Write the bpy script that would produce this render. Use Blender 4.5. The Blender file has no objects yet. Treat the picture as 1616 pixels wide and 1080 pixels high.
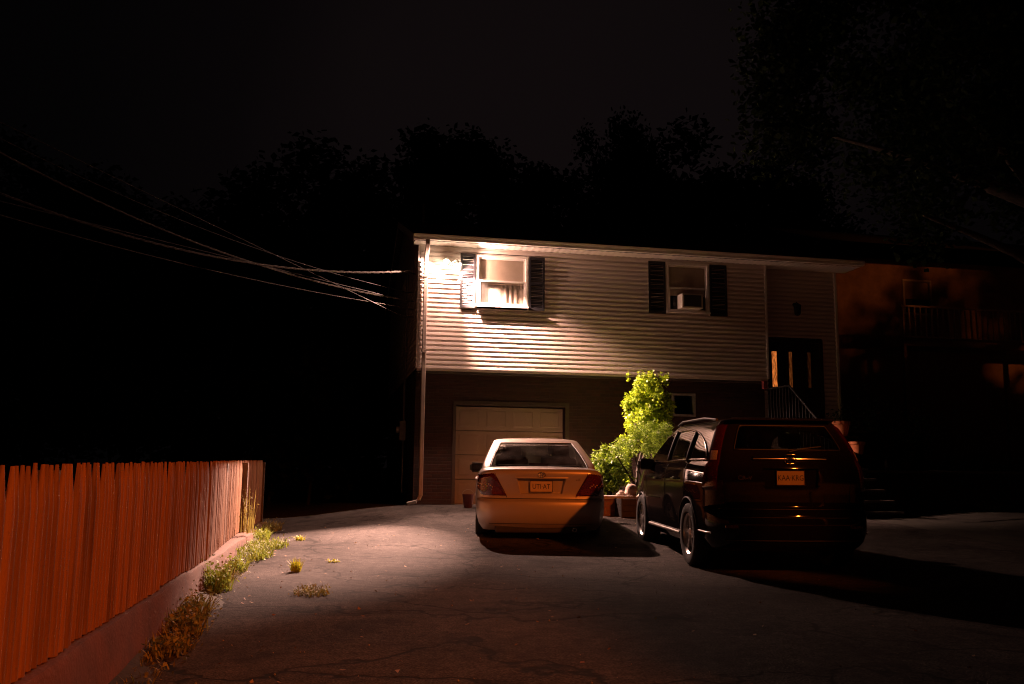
import bpy, bmesh, math, random
import numpy as np
from mathutils import Vector, Matrix
from math import sin, cos, pi, radians, sqrt

random.seed(7)
rng = np.random.default_rng(11)
scene = bpy.context.scene
COL = scene.collection

# ------------------------------------------------------------------ helpers
def link(o, parent=None):
    COL.objects.link(o)
    if parent is not None:
        o.parent = parent
    return o

def tag(o, label=None, cat=None, group=None, kind=None):
    if label: o['label'] = label
    if cat: o['category'] = cat
    if group: o['group'] = group
    if kind: o['kind'] = kind
    return o

def empty(name, loc=(0, 0, 0), rz=0.0, label=None, cat=None, group=None):
    o = bpy.data.objects.new(name, None)
    o.empty_display_size = 0.2
    link(o)
    o.location = loc
    o.rotation_euler = (0, 0, rz)
    return tag(o, label, cat, group)

class MB:
    def __init__(s):
        s.v = []; s.f = []; s.m = []
    def add(s, vs, fs, m=0):
        b = len(s.v)
        s.v += [tuple(p) for p in vs]
        for f in fs:
            s.f.append([b + i for i in f]); s.m.append(m)
        return s
    def box(s, x0, x1, y0, y1, z0, z1, m=0):
        return s.add([(x0,y0,z0),(x1,y0,z0),(x1,y1,z0),(x0,y1,z0),(x0,y0,z1),(x1,y0,z1),(x1,y1,z1),(x0,y1,z1)],
                     [(0,3,2,1),(4,5,6,7),(0,1,5,4),(1,2,6,5),(2,3,7,6),(3,0,4,7)], m)
    def cbox(s, x0, x1, y0, y1, z0, z1, c=0.01, m=0):
        """box with chamfered edges"""
        bm = bmesh.new()
        bmesh.ops.create_cube(bm, size=1)
        for v in bm.verts:
            v.co = Vector(((x0+x1)/2 + v.co.x*(x1-x0), (y0+y1)/2 + v.co.y*(y1-y0), (z0+z1)/2 + v.co.z*(z1-z0)))
        bmesh.ops.bevel(bm, geom=list(bm.edges), offset=c, segments=2, affect='EDGES', profile=0.5)
        return s.bm(bm, m)
    def bm(s, bm, m=0):
        bm.verts.index_update()
        s.add([v.co[:] for v in bm.verts], [[v.index for v in f.verts] for f in bm.faces], m)
        bm.free()
        return s
    def tube(s, pts, r, n=8, m=0, cap=True):
        pts = [Vector(p) for p in pts]
        k = len(pts)
        rr = r if hasattr(r, '__len__') else [r]*k
        vs = []; fs = []
        up = None
        for i, p in enumerate(pts):
            t = (pts[min(i+1, k-1)] - pts[max(i-1, 0)])
            if t.length < 1e-9: t = Vector((0,0,1))
            t.normalize()
            if up is None:
                a = Vector((0,0,1)) if abs(t.z) < 0.9 else Vector((1,0,0))
                up = (a - t*a.dot(t)).normalized()
            else:
                up = (up - t*up.dot(t))
                if up.length < 1e-6:
                    up = t.orthogonal()
                up.normalize()
            sd = t.cross(up)
            for j in range(n):
                an = 2*pi*j/n
                vs.append(p + (up*cos(an) + sd*sin(an))*rr[i])
        for i in range(k-1):
            for j in range(n):
                a = i*n+j; b = i*n+(j+1) % n
                fs.append((a, b, b+n, a+n))
        if cap:
            fs.append(tuple(reversed(range(n)))); fs.append(tuple(range((k-1)*n, k*n)))
        return s.add(vs, fs, m)
    def lathe(s, prof, n=24, m=0, axis='z', c=(0,0,0)):
        vs = []; fs = []
        for r, h in prof:
            for j in range(n):
                a = 2*pi*j/n
                p = (r*cos(a), r*sin(a), h)
                if axis == 'x': p = (h, r*cos(a), r*sin(a))
                if axis == 'y': p = (r*sin(a), h, r*cos(a))
                vs.append((p[0]+c[0], p[1]+c[1], p[2]+c[2]))
        for i in range(len(prof)-1):
            for j in range(n):
                a = i*n+j; b = i*n+(j+1) % n
                fs.append((a, b, b+n, a+n))
        return s.add(vs, fs, m)
    def grid(s, P, m=0, closed=False):
        """P[i][j] points"""
        r = len(P); c = len(P[0])
        vs = [p for row in P for p in row]
        fs = []
        for i in range(r-1):
            for j in range(c if closed else c-1):
                a = i*c+j; b = i*c+(j+1) % c
                fs.append((a, b, b+c, a+c))
        return s.add(vs, fs, m)
    def build(s, name, mats, parent=None, smooth=None, fix=False):
        me = bpy.data.meshes.new(name)
        me.from_pydata(s.v, [], s.f)
        if not isinstance(mats, (list, tuple)): mats = [mats]
        for m in mats: me.materials.append(m)
        if len(mats) > 1:
            me.polygons.foreach_set('material_index', s.m)
        if fix:
            bm = bmesh.new(); bm.from_mesh(me)
            bmesh.ops.recalc_face_normals(bm, faces=bm.faces)
            bm.to_mesh(me); bm.free()
        if smooth is not None:
            me.polygons.foreach_set('use_smooth', [True]*len(me.polygons))
            if smooth < 180:
                me.set_sharp_from_angle(angle=radians(smooth))
        me.update()
        o = bpy.data.objects.new(name, me)
        return link(o, parent)

def text_mesh(name, body, size, mat, parent, M, extrude=0.002, sx=1.0):
    cu = bpy.data.curves.new(name, 'FONT')
    cu.body = body; cu.size = size; cu.extrude = extrude
    cu.align_x = 'CENTER'; cu.align_y = 'CENTER'
    cu.resolution_u = 3
    tmp = bpy.data.objects.new('tmp', cu)
    COL.objects.link(tmp)
    dg = bpy.context.evaluated_depsgraph_get()
    me = bpy.data.meshes.new_from_object(tmp.evaluated_get(dg))
    bpy.data.objects.remove(tmp); bpy.data.curves.remove(cu)
    me.transform(M @ Matrix.Diagonal((sx, 1, 1, 1)))
    me.materials.clear(); me.materials.append(mat)
    me.name = name
    o = bpy.data.objects.new(name, me)
    return link(o, parent)

# ------------------------------------------------------------------ materials
def newmat(name):
    m = bpy.data.materials.new(name); m.use_nodes = True
    nt = m.node_tree
    return m, nt, nt.nodes['Principled BSDF']

def mat(name, col, rough=0.6, metal=0.0, var=0.25, scale=8.0, bump=0.0, bscale=60.0, coat=0.0, coatrough=0.04, stretch=None, spec=None, island=0.0):
    m, nt, b = newmat(name)
    N, L = nt.nodes, nt.links
    b.inputs['Roughness'].default_value = rough
    b.inputs['Metallic'].default_value = metal
    if coat:
        b.inputs['Coat Weight'].default_value = coat
        b.inputs['Coat Roughness'].default_value = coatrough
    if spec is not None:
        b.inputs['Specular IOR Level'].default_value = spec
    tc = N.new('ShaderNodeTexCoord')
    src = tc.outputs['Object']
    if stretch:
        mp = N.new('ShaderNodeMapping'); mp.inputs['Scale'].default_value = stretch
        L.new(src, mp.inputs['Vector']); src = mp.outputs['Vector']
    nz = N.new('ShaderNodeTexNoise'); nz.inputs['Scale'].default_value = scale
    nz.inputs['Detail'].default_value = 5; nz.inputs['Roughness'].default_value = 0.6
    L.new(src, nz.inputs['Vector'])
    mx = N.new('ShaderNodeMix'); mx.data_type = 'RGBA'
    A = [c*(1-var) for c in col] + [1]; B = [min(1, c*(1+var)) for c in col] + [1]
    mx.inputs['A'].default_value = A; mx.inputs['B'].default_value = B
    rp = N.new('ShaderNodeMapRange'); rp.inputs['From Min'].default_value = 0.3; rp.inputs['From Max'].default_value = 0.7
    L.new(nz.outputs['Fac'], rp.inputs['Value'])
    fac = rp.outputs['Result']
    if island:
        g = N.new('ShaderNodeNewGeometry')
        ma = N.new('ShaderNodeMix'); ma.data_type = 'FLOAT'; ma.inputs['Factor'].default_value = island
        L.new(rp.outputs['Result'], ma.inputs['A']); L.new(g.outputs['Random Per Island'], ma.inputs['B'])
        fac = ma.outputs['Result']
    L.new(fac, mx.inputs['Factor'])
    L.new(mx.outputs['Result'], b.inputs['Base Color'])
    if bump:
        n2 = N.new('ShaderNodeTexNoise'); n2.inputs['Scale'].default_value = bscale; n2.inputs['Detail'].default_value = 4
        L.new(src, n2.inputs['Vector'])
        bp = N.new('ShaderNodeBump'); bp.inputs['Strength'].default_value = bump; bp.inputs['Distance'].default_value = 0.01
        L.new(n2.outputs['Fac'], bp.inputs['Height'])
        L.new(bp.outputs['Normal'], b.inputs['Normal'])
    return m

def leafmat(name, dark, light, trans=0.3, rough=0.45, spec=0.5):
    m, nt, b = newmat(name)
    N, L = nt.nodes, nt.links
    g = N.new('ShaderNodeNewGeometry')
    mx = N.new('ShaderNodeMix'); mx.data_type = 'RGBA'
    mx.inputs['A'].default_value = (*dark, 1); mx.inputs['B'].default_value = (*light, 1)
    L.new(g.outputs['Random Per Island'], mx.inputs['Factor'])
    L.new(mx.outputs['Result'], b.inputs['Base Color'])
    b.inputs['Roughness'].default_value = rough
    b.inputs['Specular IOR Level'].default_value = spec
    tr = N.new('ShaderNodeBsdfTranslucent')
    L.new(mx.outputs['Result'], tr.inputs['Color'])
    ms = N.new('ShaderNodeMixShader'); ms.inputs['Fac'].default_value = trans
    out = N['Material Output']
    L.new(b.outputs['BSDF'], ms.inputs[1]); L.new(tr.outputs['BSDF'], ms.inputs[2])
    L.new(ms.outputs['Shader'], out.inputs['Surface'])
    return m

def glassmat(name, tint=(0.75, 0.8, 0.78), ior=1.5, rough=0.01, dirt_haze=0.0):
    m = bpy.data.materials.new(name); m.use_nodes = True
    nt = m.node_tree; N, L = nt.nodes, nt.links
    N.remove(N['Principled BSDF'])
    tr = N.new('ShaderNodeBsdfTransparent'); tr.inputs['Color'].default_value = (*tint, 1)
    gl = N.new('ShaderNodeBsdfGlossy'); gl.inputs['Roughness'].default_value = rough
    lw = N.new('ShaderNodeLayerWeight'); lw.inputs['Blend'].default_value = 0.5     # Facing = 1-|cos|, the same from both sides
    pw = N.new('ShaderNodeMath'); pw.operation = 'POWER'; pw.inputs[1].default_value = 5.0
    L.new(lw.outputs['Facing'], pw.inputs[0])
    f0 = ((ior-1)/(ior+1))**2*1.6
    fr = N.new('ShaderNodeMath'); fr.operation = 'MULTIPLY_ADD'; fr.inputs[1].default_value = 1-f0; fr.inputs[2].default_value = f0
    L.new(pw.outputs['Value'], fr.inputs[0])
    ms = N.new('ShaderNodeMixShader')
    L.new(fr.outputs['Value'], ms.inputs['Fac']); L.new(tr.outputs['BSDF'], ms.inputs[1]); L.new(gl.outputs['BSDF'], ms.inputs[2])
    last = ms
    if dirt_haze:
        df = N.new('ShaderNodeBsdfDiffuse'); df.inputs['Color'].default_value = (0.4, 0.38, 0.35, 1)
        tc = N.new('ShaderNodeTexCoord')
        nz = N.new('ShaderNodeTexNoise'); nz.inputs['Scale'].default_value = 3.0; nz.inputs['Detail'].default_value = 5
        L.new(tc.outputs['Object'], nz.inputs['Vector'])
        mr = N.new('ShaderNodeMapRange'); mr.inputs['From Min'].default_value = 0.35; mr.inputs['From Max'].default_value = 0.7
        mr.inputs['To Max'].default_value = dirt_haze
        L.new(nz.outputs['Fac'], mr.inputs['Value'])
        m2 = N.new('ShaderNodeMixShader')
        L.new(mr.outputs['Result'], m2.inputs['Fac']); L.new(ms.outputs['Shader'], m2.inputs[1]); L.new(df.outputs['BSDF'], m2.inputs[2])
        last = m2
    L.new(last.outputs['Shader'], N['Material Output'].inputs['Surface'])
    return m

def emitmat(name, col, strength):
    m, nt, b = newmat(name)
    b.inputs['Base Color'].default_value = (0.8, 0.8, 0.8, 1)
    b.inputs['Emission Color'].default_value = (*col, 1)
    b.inputs['Emission Strength'].default_value = strength
    return m

def asphalt():
    m, nt, b = newmat('asphalt')
    N, L = nt.nodes, nt.links
    tc = N.new('ShaderNodeTexCoord'); P = tc.outputs['Object']
    n1 = N.new('ShaderNodeTexNoise'); n1.inputs['Scale'].default_value = 0.7; n1.inputs['Detail'].default_value = 6; n1.inputs['Roughness'].default_value = 0.65
    n2 = N.new('ShaderNodeTexNoise'); n2.inputs['Scale'].default_value = 70; n2.inputs['Detail'].default_value = 3
    n3 = N.new('ShaderNodeTexVoronoi'); n3.inputs['Scale'].default_value = 95
    wr = N.new('ShaderNodeTexNoise'); wr.inputs['Scale'].default_value = 2.2; wr.inputs['Detail'].default_value = 5
    for n in (n1, n2, n3, wr): L.new(P, n.inputs['Vector'])
    cr = N.new('ShaderNodeValToRGB')
    cr.color_ramp.elements[0].position = 0.3; cr.color_ramp.elements[0].color = (0.040, 0.0345, 0.0315, 1)
    cr.color_ramp.elements[1].position = 0.7; cr.color_ramp.elements[1].color = (0.083, 0.072, 0.066, 1)
    L.new(n1.outputs['Fac'], cr.inputs['Fac'])
    # aggregate speckle
    mr = N.new('ShaderNodeMapRange'); mr.inputs['From Min'].default_value = 0.30; mr.inputs['From Max'].default_value = 0.70
    mr.inputs['To Min'].default_value = 0.35; mr.inputs['To Max'].default_value = 1.75
    L.new(n2.outputs['Fac'], mr.inputs['Value'])
    mm = N.new('ShaderNodeVectorMath'); mm.operation = 'SCALE'
    L.new(cr.outputs['Color'], mm.inputs[0]); L.new(mr.outputs['Result'], mm.inputs['Scale'])
    st = N.new('ShaderNodeTexNoise'); st.inputs['Scale'].default_value = 9; st.inputs['Detail'].default_value = 8; st.inputs['Roughness'].default_value = 0.75
    L.new(P, st.inputs['Vector'])
    s2 = N.new('ShaderNodeMapRange'); s2.inputs['From Min'].default_value = 0.35; s2.inputs['From Max'].default_value = 0.65
    s2.inputs['To Min'].default_value = 0.65; s2.inputs['To Max'].default_value = 1.35
    L.new(st.outputs['Fac'], s2.inputs['Value'])
    m3 = N.new('ShaderNodeMath'); m3.operation = 'MULTIPLY'
    L.new(mr.outputs['Result'], m3.inputs[0]); L.new(s2.outputs['Result'], m3.inputs[1])
    L.new(m3.outputs['Value'], mm.inputs['Scale'])
    # cracks: distorted voronoi edges
    ad = N.new('ShaderNodeVectorMath'); ad.operation = 'MULTIPLY_ADD'
    ad.inputs[1].default_value = (0.9, 0.9, 0.9)
    L.new(wr.outputs['Color'], ad.inputs[0]); L.new(P, ad.inputs[2])
    vo = N.new('ShaderNodeTexVoronoi'); vo.feature = 'DISTANCE_TO_EDGE'; vo.inputs['Scale'].default_value = 0.55
    L.new(ad.outputs['Vector'], vo.inputs['Vector'])
    ck = N.new('ShaderNodeMapRange'); ck.inputs['From Min'].default_value = 0.004; ck.inputs['From Max'].default_value = 0.020
    L.new(vo.outputs['Distance'], ck.inputs['Value'])
    gate = N.new('ShaderNodeTexNoise'); gate.inputs['Scale'].default_value = 0.45; L.new(P, gate.inputs['Vector'])
    gt = N.new('ShaderNodeMapRange'); gt.inputs['From Min'].default_value = 0.52; gt.inputs['From Max'].default_value = 0.60
    L.new(gate.outputs['Fac'], gt.inputs['Value'])
    mxc = N.new('ShaderNodeMath'); mxc.operation = 'MAXIMUM'
    L.new(ck.outputs['Result'], mxc.inputs[0]); L.new(gt.outputs['Result'], mxc.inputs[1])
    mx = N.new('ShaderNodeMix'); mx.data_type = 'RGBA'
    mx.inputs['A'].default_value = (0.018, 0.016, 0.014, 1)
    L.new(mxc.outputs['Value'], mx.inputs['Factor']); L.new(mm.outputs['Vector'], mx.inputs['B'])
    vc = N.new('ShaderNodeTexNoise'); vc.inputs['Scale'].default_value = 0.35; vc.inputs['Detail'].default_value = 8; vc.inputs['Roughness'].default_value = 0.7; vc.inputs['Distortion'].default_value = 1.2
    L.new(P, vc.inputs['Vector'])
    vr = N.new('ShaderNodeMapRange'); vr.inputs['From Min'].default_value = 0.42; vr.inputs['From Max'].default_value = 0.58; vr.inputs['To Min'].default_value = 0.72; vr.inputs['To Max'].default_value = 1.12
    L.new(vc.outputs['Fac'], vr.inputs['Value'])
    vs = N.new('ShaderNodeVectorMath'); vs.operation = 'SCALE'
    L.new(mx.outputs['Result'], vs.inputs[0]); L.new(vr.outputs['Result'], vs.inputs['Scale'])
    so = N.new('ShaderNodeTexNoise'); so.inputs['Scale'].default_value = 1.25; so.inputs['Detail'].default_value = 4; so.inputs['Distortion'].default_value = 0.6
    L.new(P, so.inputs['Vector'])
    sr = N.new('ShaderNodeMapRange'); sr.inputs['From Min'].default_value = 0.60; sr.inputs['From Max'].default_value = 0.68; sr.inputs['To Min'].default_value = 1.0; sr.inputs['To Max'].default_value = 0.55
    L.new(so.outputs['Fac'], sr.inputs['Value'])
    v4 = N.new('ShaderNodeVectorMath'); v4.operation = 'SCALE'
    L.new(vs.outputs['Vector'], v4.inputs[0]); L.new(sr.outputs['Result'], v4.inputs['Scale'])
    L.new(v4.outputs['Vector'], b.inputs['Base Color'])
    b.inputs['Roughness'].default_value = 0.95
    b.inputs['Specular IOR Level'].default_value = 0.08
    bp = N.new('ShaderNodeBump'); bp.inputs['Strength'].default_value = 0.55; bp.inputs['Distance'].default_value = 0.006
    hs = N.new('ShaderNodeMath'); hs.operation = 'ADD'
    L.new(n3.outputs['Distance'], hs.inputs[0]); L.new(n2.outputs['Fac'], hs.inputs[1])
    h2 = N.new('ShaderNodeMath'); h2.operation = 'MULTIPLY'
    L.new(hs.outputs['Value'], h2.inputs[0]); L.new(mxc.outputs['Value'], h2.inputs[1])
    L.new(h2.outputs['Value'], bp.inputs['Height']); L.new(bp.outputs['Normal'], b.inputs['Normal'])
    return m

def brickmat(name, c1, c2, mortar, axis='xz', scale=1.0, rough=0.85):
    m, nt, b = newmat(name)
    N, L = nt.nodes, nt.links
    tc = N.new('ShaderNodeTexCoord')
    sp = N.new('ShaderNodeSeparateXYZ'); L.new(tc.outputs['Object'], sp.inputs['Vector'])
    ad = N.new('ShaderNodeMath'); ad.operation = 'ADD'
    L.new(sp.outputs['X'], ad.inputs[0]); L.new(sp.outputs['Y'], ad.inputs[1])
    cb = N.new('ShaderNodeCombineXYZ')
    L.new(ad.outputs['Value'], cb.inputs['X']); L.new(sp.outputs['Z'], cb.inputs['Y'])
    br = N.new('ShaderNodeTexBrick')
    br.inputs['Color1'].default_value = (*c1, 1); br.inputs['Color2'].default_value = (*c2, 1); br.inputs['Mortar'].default_value = (*mortar, 1)
    br.inputs['Scale'].default_value = scale
    br.inputs['Brick Width'].default_value = 0.21; br.inputs['Row Height'].default_value = 0.072
    br.inputs['Mortar Size'].default_value = 0.006; br.inputs['Mortar Smooth'].default_value = 0.1
    L.new(cb.outputs['Vector'], br.inputs['Vector'])
    nz = N.new('ShaderNodeTexNoise'); nz.inputs['Scale'].default_value = 9; nz.inputs['Detail'].default_value = 5
    L.new(tc.outputs['Object'], nz.inputs['Vector'])
    mr = N.new('ShaderNodeMapRange'); mr.inputs['To Min'].default_value = 0.6; mr.inputs['To Max'].default_value = 1.4
    L.new(nz.outputs['Fac'], mr.inputs['Value'])
    vm = N.new('ShaderNodeVectorMath'); vm.operation = 'SCALE'
    L.new(br.outputs['Color'], vm.inputs[0]); L.new(mr.outputs['Result'], vm.inputs['Scale'])
    L.new(vm.outputs['Vector'], b.inputs['Base Color'])
    b.inputs['Roughness'].default_value = rough
    bp = N.new('ShaderNodeBump'); bp.inputs['Strength'].default_value = 0.6; bp.inputs['Distance'].default_value = 0.008; bp.invert = True
    L.new(br.outputs['Fac'], bp.inputs['Height']); L.new(bp.outputs['Normal'], b.inputs['Normal'])
    return m

M = {}
M['asphalt'] = asphalt()
M['soil'] = mat('soil', (0.035, 0.030, 0.022), 0.95, var=0.5, scale=3, bump=0.6, bscale=25)
M['siding'] = mat('vinyl_siding', (0.60, 0.53, 0.485), 0.5, var=0.06, scale=1.6, bump=0.08, bscale=40, stretch=(0.4, 0.4, 3))
M['whitetrim'] = mat('white_trim', (0.74, 0.70, 0.65), 0.45, var=0.07, scale=4)
M['soffit'] = mat('soffit_vinyl', (0.74, 0.69, 0.63), 0.55, var=0.05, scale=4)
M['shutter'] = mat('shutter_vinyl', (0.018, 0.017, 0.020), 0.42, var=0.25, scale=6)
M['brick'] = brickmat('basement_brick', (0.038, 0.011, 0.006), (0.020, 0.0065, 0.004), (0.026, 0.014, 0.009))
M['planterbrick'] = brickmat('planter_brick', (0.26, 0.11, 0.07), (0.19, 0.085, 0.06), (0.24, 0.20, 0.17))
M['shingle'] = mat('roof_shingle', (0.04, 0.036, 0.034), 0.9, var=0.4, scale=14, bump=0.5, bscale=30)
M['garage'] = mat('garage_door_paint', (0.21, 0.155, 0.11), 0.5, var=0.10, scale=2.5, bump=0.05, bscale=50)
M['browntrim'] = mat('brown_trim', (0.035, 0.022, 0.016), 0.6, var=0.3, scale=10)
M['glass'] = glassmat('window_glass', (0.9, 0.9, 0.88), ior=1.3, dirt_haze=0.04)
M['blind'] = mat('roller_blind', (0.46, 0.37, 0.30), 0.8, var=0.08, scale=5)
M['curtain'] = mat('curtain_cloth', (0.27, 0.22, 0.185), 0.85, var=0.10, scale=6)
M['room'] = mat('room_dark', (0.05, 0.042, 0.036), 0.9, var=0.2, scale=2)
M['door'] = mat('door_wood', (0.03, 0.014, 0.009), 0.4, var=0.4, scale=5, stretch=(12, 12, 1))
M['metal_black'] = mat('black_iron', (0.009, 0.0085, 0.0085), 0.7, metal=0.0, var=0.3, scale=12)
M['metal_grey'] = mat('galvanised_grey', (0.28, 0.27, 0.26), 0.45, metal=0.5, var=0.2, scale=8)
M['steel'] = mat('cable_steel', (0.13, 0.112, 0.102), 0.4, metal=0.4, var=0.35, scale=30)
M['cablejacket'] = mat('cable_jacket', (0.06, 0.052, 0.05), 0.45, var=0.35, scale=20)
M['woodpole'] = mat('pole_wood', (0.10, 0.07, 0.05), 0.85, var=0.4, scale=6, stretch=(8, 8, 0.6), bump=0.4, bscale=20)
M['kerb'] = mat('kerb_concrete', (0.105, 0.036, 0.014), 0.85, var=0.35, scale=4, bump=0.5, bscale=45)
M['concrete'] = mat('concrete', (0.11, 0.088, 0.072), 0.85, var=0.25, scale=4, bump=0.4, bscale=45)
M['coping'] = mat('stone_coping', (0.46, 0.40, 0.34), 0.8, var=0.2, scale=8, bump=0.3, bscale=40)
M['terracotta'] = mat('terracotta', (0.56, 0.17, 0.06), 0.75, var=0.2, scale=9, bump=0.2, bscale=50)
M['bark'] = mat('bark', (0.035, 0.027, 0.021), 0.9, var=0.5, scale=7, stretch=(6, 6, 1), bump=0.8, bscale=14)
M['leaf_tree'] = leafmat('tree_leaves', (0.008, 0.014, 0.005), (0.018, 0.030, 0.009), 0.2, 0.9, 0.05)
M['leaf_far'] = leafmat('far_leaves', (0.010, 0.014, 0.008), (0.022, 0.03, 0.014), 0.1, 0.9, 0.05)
M['leaf_shrub'] = leafmat('shrub_leaves', (0.10, 0.17, 0.010), (0.50, 0.66, 0.032), 0.3)
M['leaf_hedge'] = leafmat('hedge_leaves', (0.08, 0.15, 0.010), (0.30, 0.44, 0.028), 0.3)
M['leaf_broad'] = leafmat('broad_leaves', (0.06, 0.115, 0.009), (0.27, 0.40, 0.028), 0.3)
M['weed'] = leafmat('weed_blades', (0.10, 0.15, 0.02), (0.36, 0.42, 0.06), 0.3, 0.6)
M['weed_dry'] = leafmat('dry_weed_blades', (0.12, 0.10, 0.025), (0.34, 0.30, 0.08), 0.3, 0.7)
M['weed_yellow'] = leafmat('yellow_grass', (0.32, 0.34, 0.02), (0.60, 0.58, 0.05), 0.3, 0.6)
M['deadleaf'] = leafmat('dead_leaves', (0.20, 0.10, 0.05), (0.45, 0.30, 0.16), 0.1, 0.8)
M['pebble'] = mat('pebbles', (0.34, 0.30, 0.27), 0.8, var=0.5, scale=10, island=0.7)
M['rock'] = mat('pale_rock', (0.52, 0.40, 0.33), 0.8, var=0.3, scale=9, bump=0.5, bscale=20)
M['darkwood'] = mat('dark_wood', (0.022, 0.015, 0.012), 0.7, var=0.4, scale=8)
M['acwhite'] = mat('aircon_plastic', (0.62, 0.57, 0.50), 0.5, var=0.06, scale=5)
M['acgrille'] = mat('aircon_grille', (0.05, 0.047, 0.045), 0.6, var=0.2, scale=20)
M['red'] = mat('red_plastic', (0.20, 0.035, 0.03), 0.4, var=0.2, scale=6)

def fencemat():
    m, nt, b = newmat('fence_stain')
    N, L = nt.nodes, nt.links
    tc = N.new('ShaderNodeTexCoord')
    mp = N.new('ShaderNodeMapping'); mp.inputs['Scale'].default_value = (14, 14, 1.1)
    L.new(tc.outputs['Object'], mp.inputs['Vector'])
    nz = N.new('ShaderNodeTexNoise'); nz.inputs['Scale'].default_value = 2.4; nz.inputs['Detail'].default_value = 6; nz.inputs['Roughness'].default_value = 0.65
    L.new(mp.outputs['Vector'], nz.inputs['Vector'])
    big = N.new('ShaderNodeTexNoise'); big.inputs['Scale'].default_value = 0.9; big.inputs['Detail'].default_value = 3
    L.new(tc.outputs['Object'], big.inputs['Vector'])
    g = N.new('ShaderNodeNewGeometry')
    s1 = N.new('ShaderNodeMath'); s1.operation = 'MULTIPLY_ADD'; s1.inputs[1].default_value = 0.55
    L.new(g.outputs['Random Per Island'], s1.inputs[0]); L.new(nz.outputs['Fac'], s1.inputs[2])
    s2 = N.new('ShaderNodeMath'); s2.operation = 'MULTIPLY_ADD'; s2.inputs[1].default_value = 0.5
    L.new(big.outputs['Fac'], s2.inputs[0]); L.new(s1.outputs['Value'], s2.inputs[2])
    cr = N.new('ShaderNodeValToRGB')
    cr.color_ramp.elements[0].position = 0.55; cr.color_ramp.elements[0].color = (0.075, 0.030, 0.010, 1)
    cr.color_ramp.elements[1].position = 1.45 if False else 1.0; cr.color_ramp.elements[1].color = (0.27, 0.115, 0.038, 1)
    mr = N.new('ShaderNodeMapRange'); mr.inputs['From Max'].default_value = 1.5
    L.new(s2.outputs['Value'], mr.inputs['Value'])
    cr.color_ramp.elements[0].position = 0.3; cr.color_ramp.elements[1].position = 0.85
    L.new(mr.outputs['Result'], cr.inputs['Fac'])
    L.new(cr.outputs['Color'], b.inputs['Base Color'])
    b.inputs['Roughness'].default_value = 0.75
    bp = N.new('ShaderNodeBump'); bp.inputs['Strength'].default_value = 0.4; bp.inputs['Distance'].default_value = 0.004
    L.new(nz.outputs['Fac'], bp.inputs['Height']); L.new(bp.outputs['Normal'], b.inputs['Normal'])
    return m
M['fence'] = fencemat()

# car materials
M['paint_sedan'] = mat('champagne_paint', (0.46, 0.39, 0.335), 0.36, metal=0.35, var=0.03, scale=3, coat=0.8, coatrough=0.09)
M['paint_suv'] = mat('black_paint', (0.010, 0.008, 0.0085), 0.25, metal=0.0, var=0.1, scale=3, coat=0.65, spec=0.0)
M['rubber'] = mat('tyre_rubber', (0.016, 0.015, 0.015), 0.8, var=0.2, scale=20)
M['seal'] = mat('window_seal', (0.012, 0.012, 0.012), 0.5, var=0.1, scale=20)
M['alloy'] = mat('alloy_rim', (0.55, 0.52, 0.50), 0.3, metal=0.8, var=0.1, scale=20)
M['chrome'] = mat('chrome', (0.72, 0.68, 0.66), 0.12, metal=1.0, var=0.05, scale=20)
M['cabin'] = mat('cabin_trim', (0.045, 0.040, 0.037), 0.8, var=0.2, scale=15)
M['seatcloth'] = mat('seat_cloth', (0.10, 0.09, 0.08), 0.9, var=0.2, scale=30)
M['glass_sedan'] = glassmat('sedan_glass', (0.30, 0.32, 0.31), rough=0.05, dirt_haze=0.09)  # part of the sedan's dirt film stands in for pale reflections
M['glass_suv'] = glassmat('suv_tinted_glass', (0.30, 0.33, 0.31), dirt_haze=0.01)
M['lens_dark'] = mat('mirror_face', (0.02, 0.02, 0.02), 0.08, var=0.1, scale=10, coat=1.0)
M['lamp_red'] = mat('tail_lens_red', (0.07, 0.005, 0.004), 0.12, var=0.3, scale=40, coat=1.0)
M['lamp_dark'] = mat('tail_lens_inner', (0.10, 0.018, 0.014), 0.15, var=0.5, scale=50, coat=1.0)
M['lamp_clear'] = mat('reverse_lens', (0.5, 0.42, 0.38), 0.12, var=0.3, scale=60, coat=1.0)
M['plate'] = mat('plate_yellow', (0.52, 0.37, 0.20), 0.5, var=0.08, scale=8)
M['platetext'] = mat('plate_black', (0.02, 0.018, 0.017), 0.5, var=0.1, scale=8)
M['plasticblack'] = mat('black_plastic', (0.02, 0.019, 0.019), 0.55, var=0.2, scale=20)

# ------------------------------------------------------------------ ground
def sst(a, b, x):
    t = min(1, max(0, (x-a)/(b-a))); return t*t*(3-2*t)
def gz(x, y):
    z = 0.31*sst(8.8, 18.2, y)*(0.12 + 0.88*sst(-1.3, 1.9, x))
    return z

def terrain():
    xs = sorted(set(list(np.linspace(-70, -6, 18)) + list(np.linspace(-6, 18, 60)) + list(np.linspace(18, 80, 18))))
    ys = sorted(set(list(np.linspace(-25, 0, 10)) + list(np.linspace(0, 22, 60)) + list(np.linspace(22, 110, 25))))
    P = []
    for y in ys:
        row = []
        for x in xs:
            z = gz(x, y) - 0.02
            if y > 22: z += 0.6*sst(22, 60, y)
            row.append((x, y, z))
        P.append(row)
    o = MB().grid(P).build('ground', M['soil'], smooth=180)
    tag(o, kind='structure')
    # driveway sheet
    xs = np.linspace(-1.0, 9.7, 90); ys = np.linspace(-8, 18.72, 220)
    P = []
    for y in ys:
        P.append([(x, y, gz(x, y) + 0.004 + 0.006*sin(x*1.7+0.3*y)*sin(y*1.1+0.6*x)) for x in xs])
    o = MB().grid(P).build('driveway', M['asphalt'], smooth=180)
    tag(o, kind='structure')
terrain()

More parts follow.
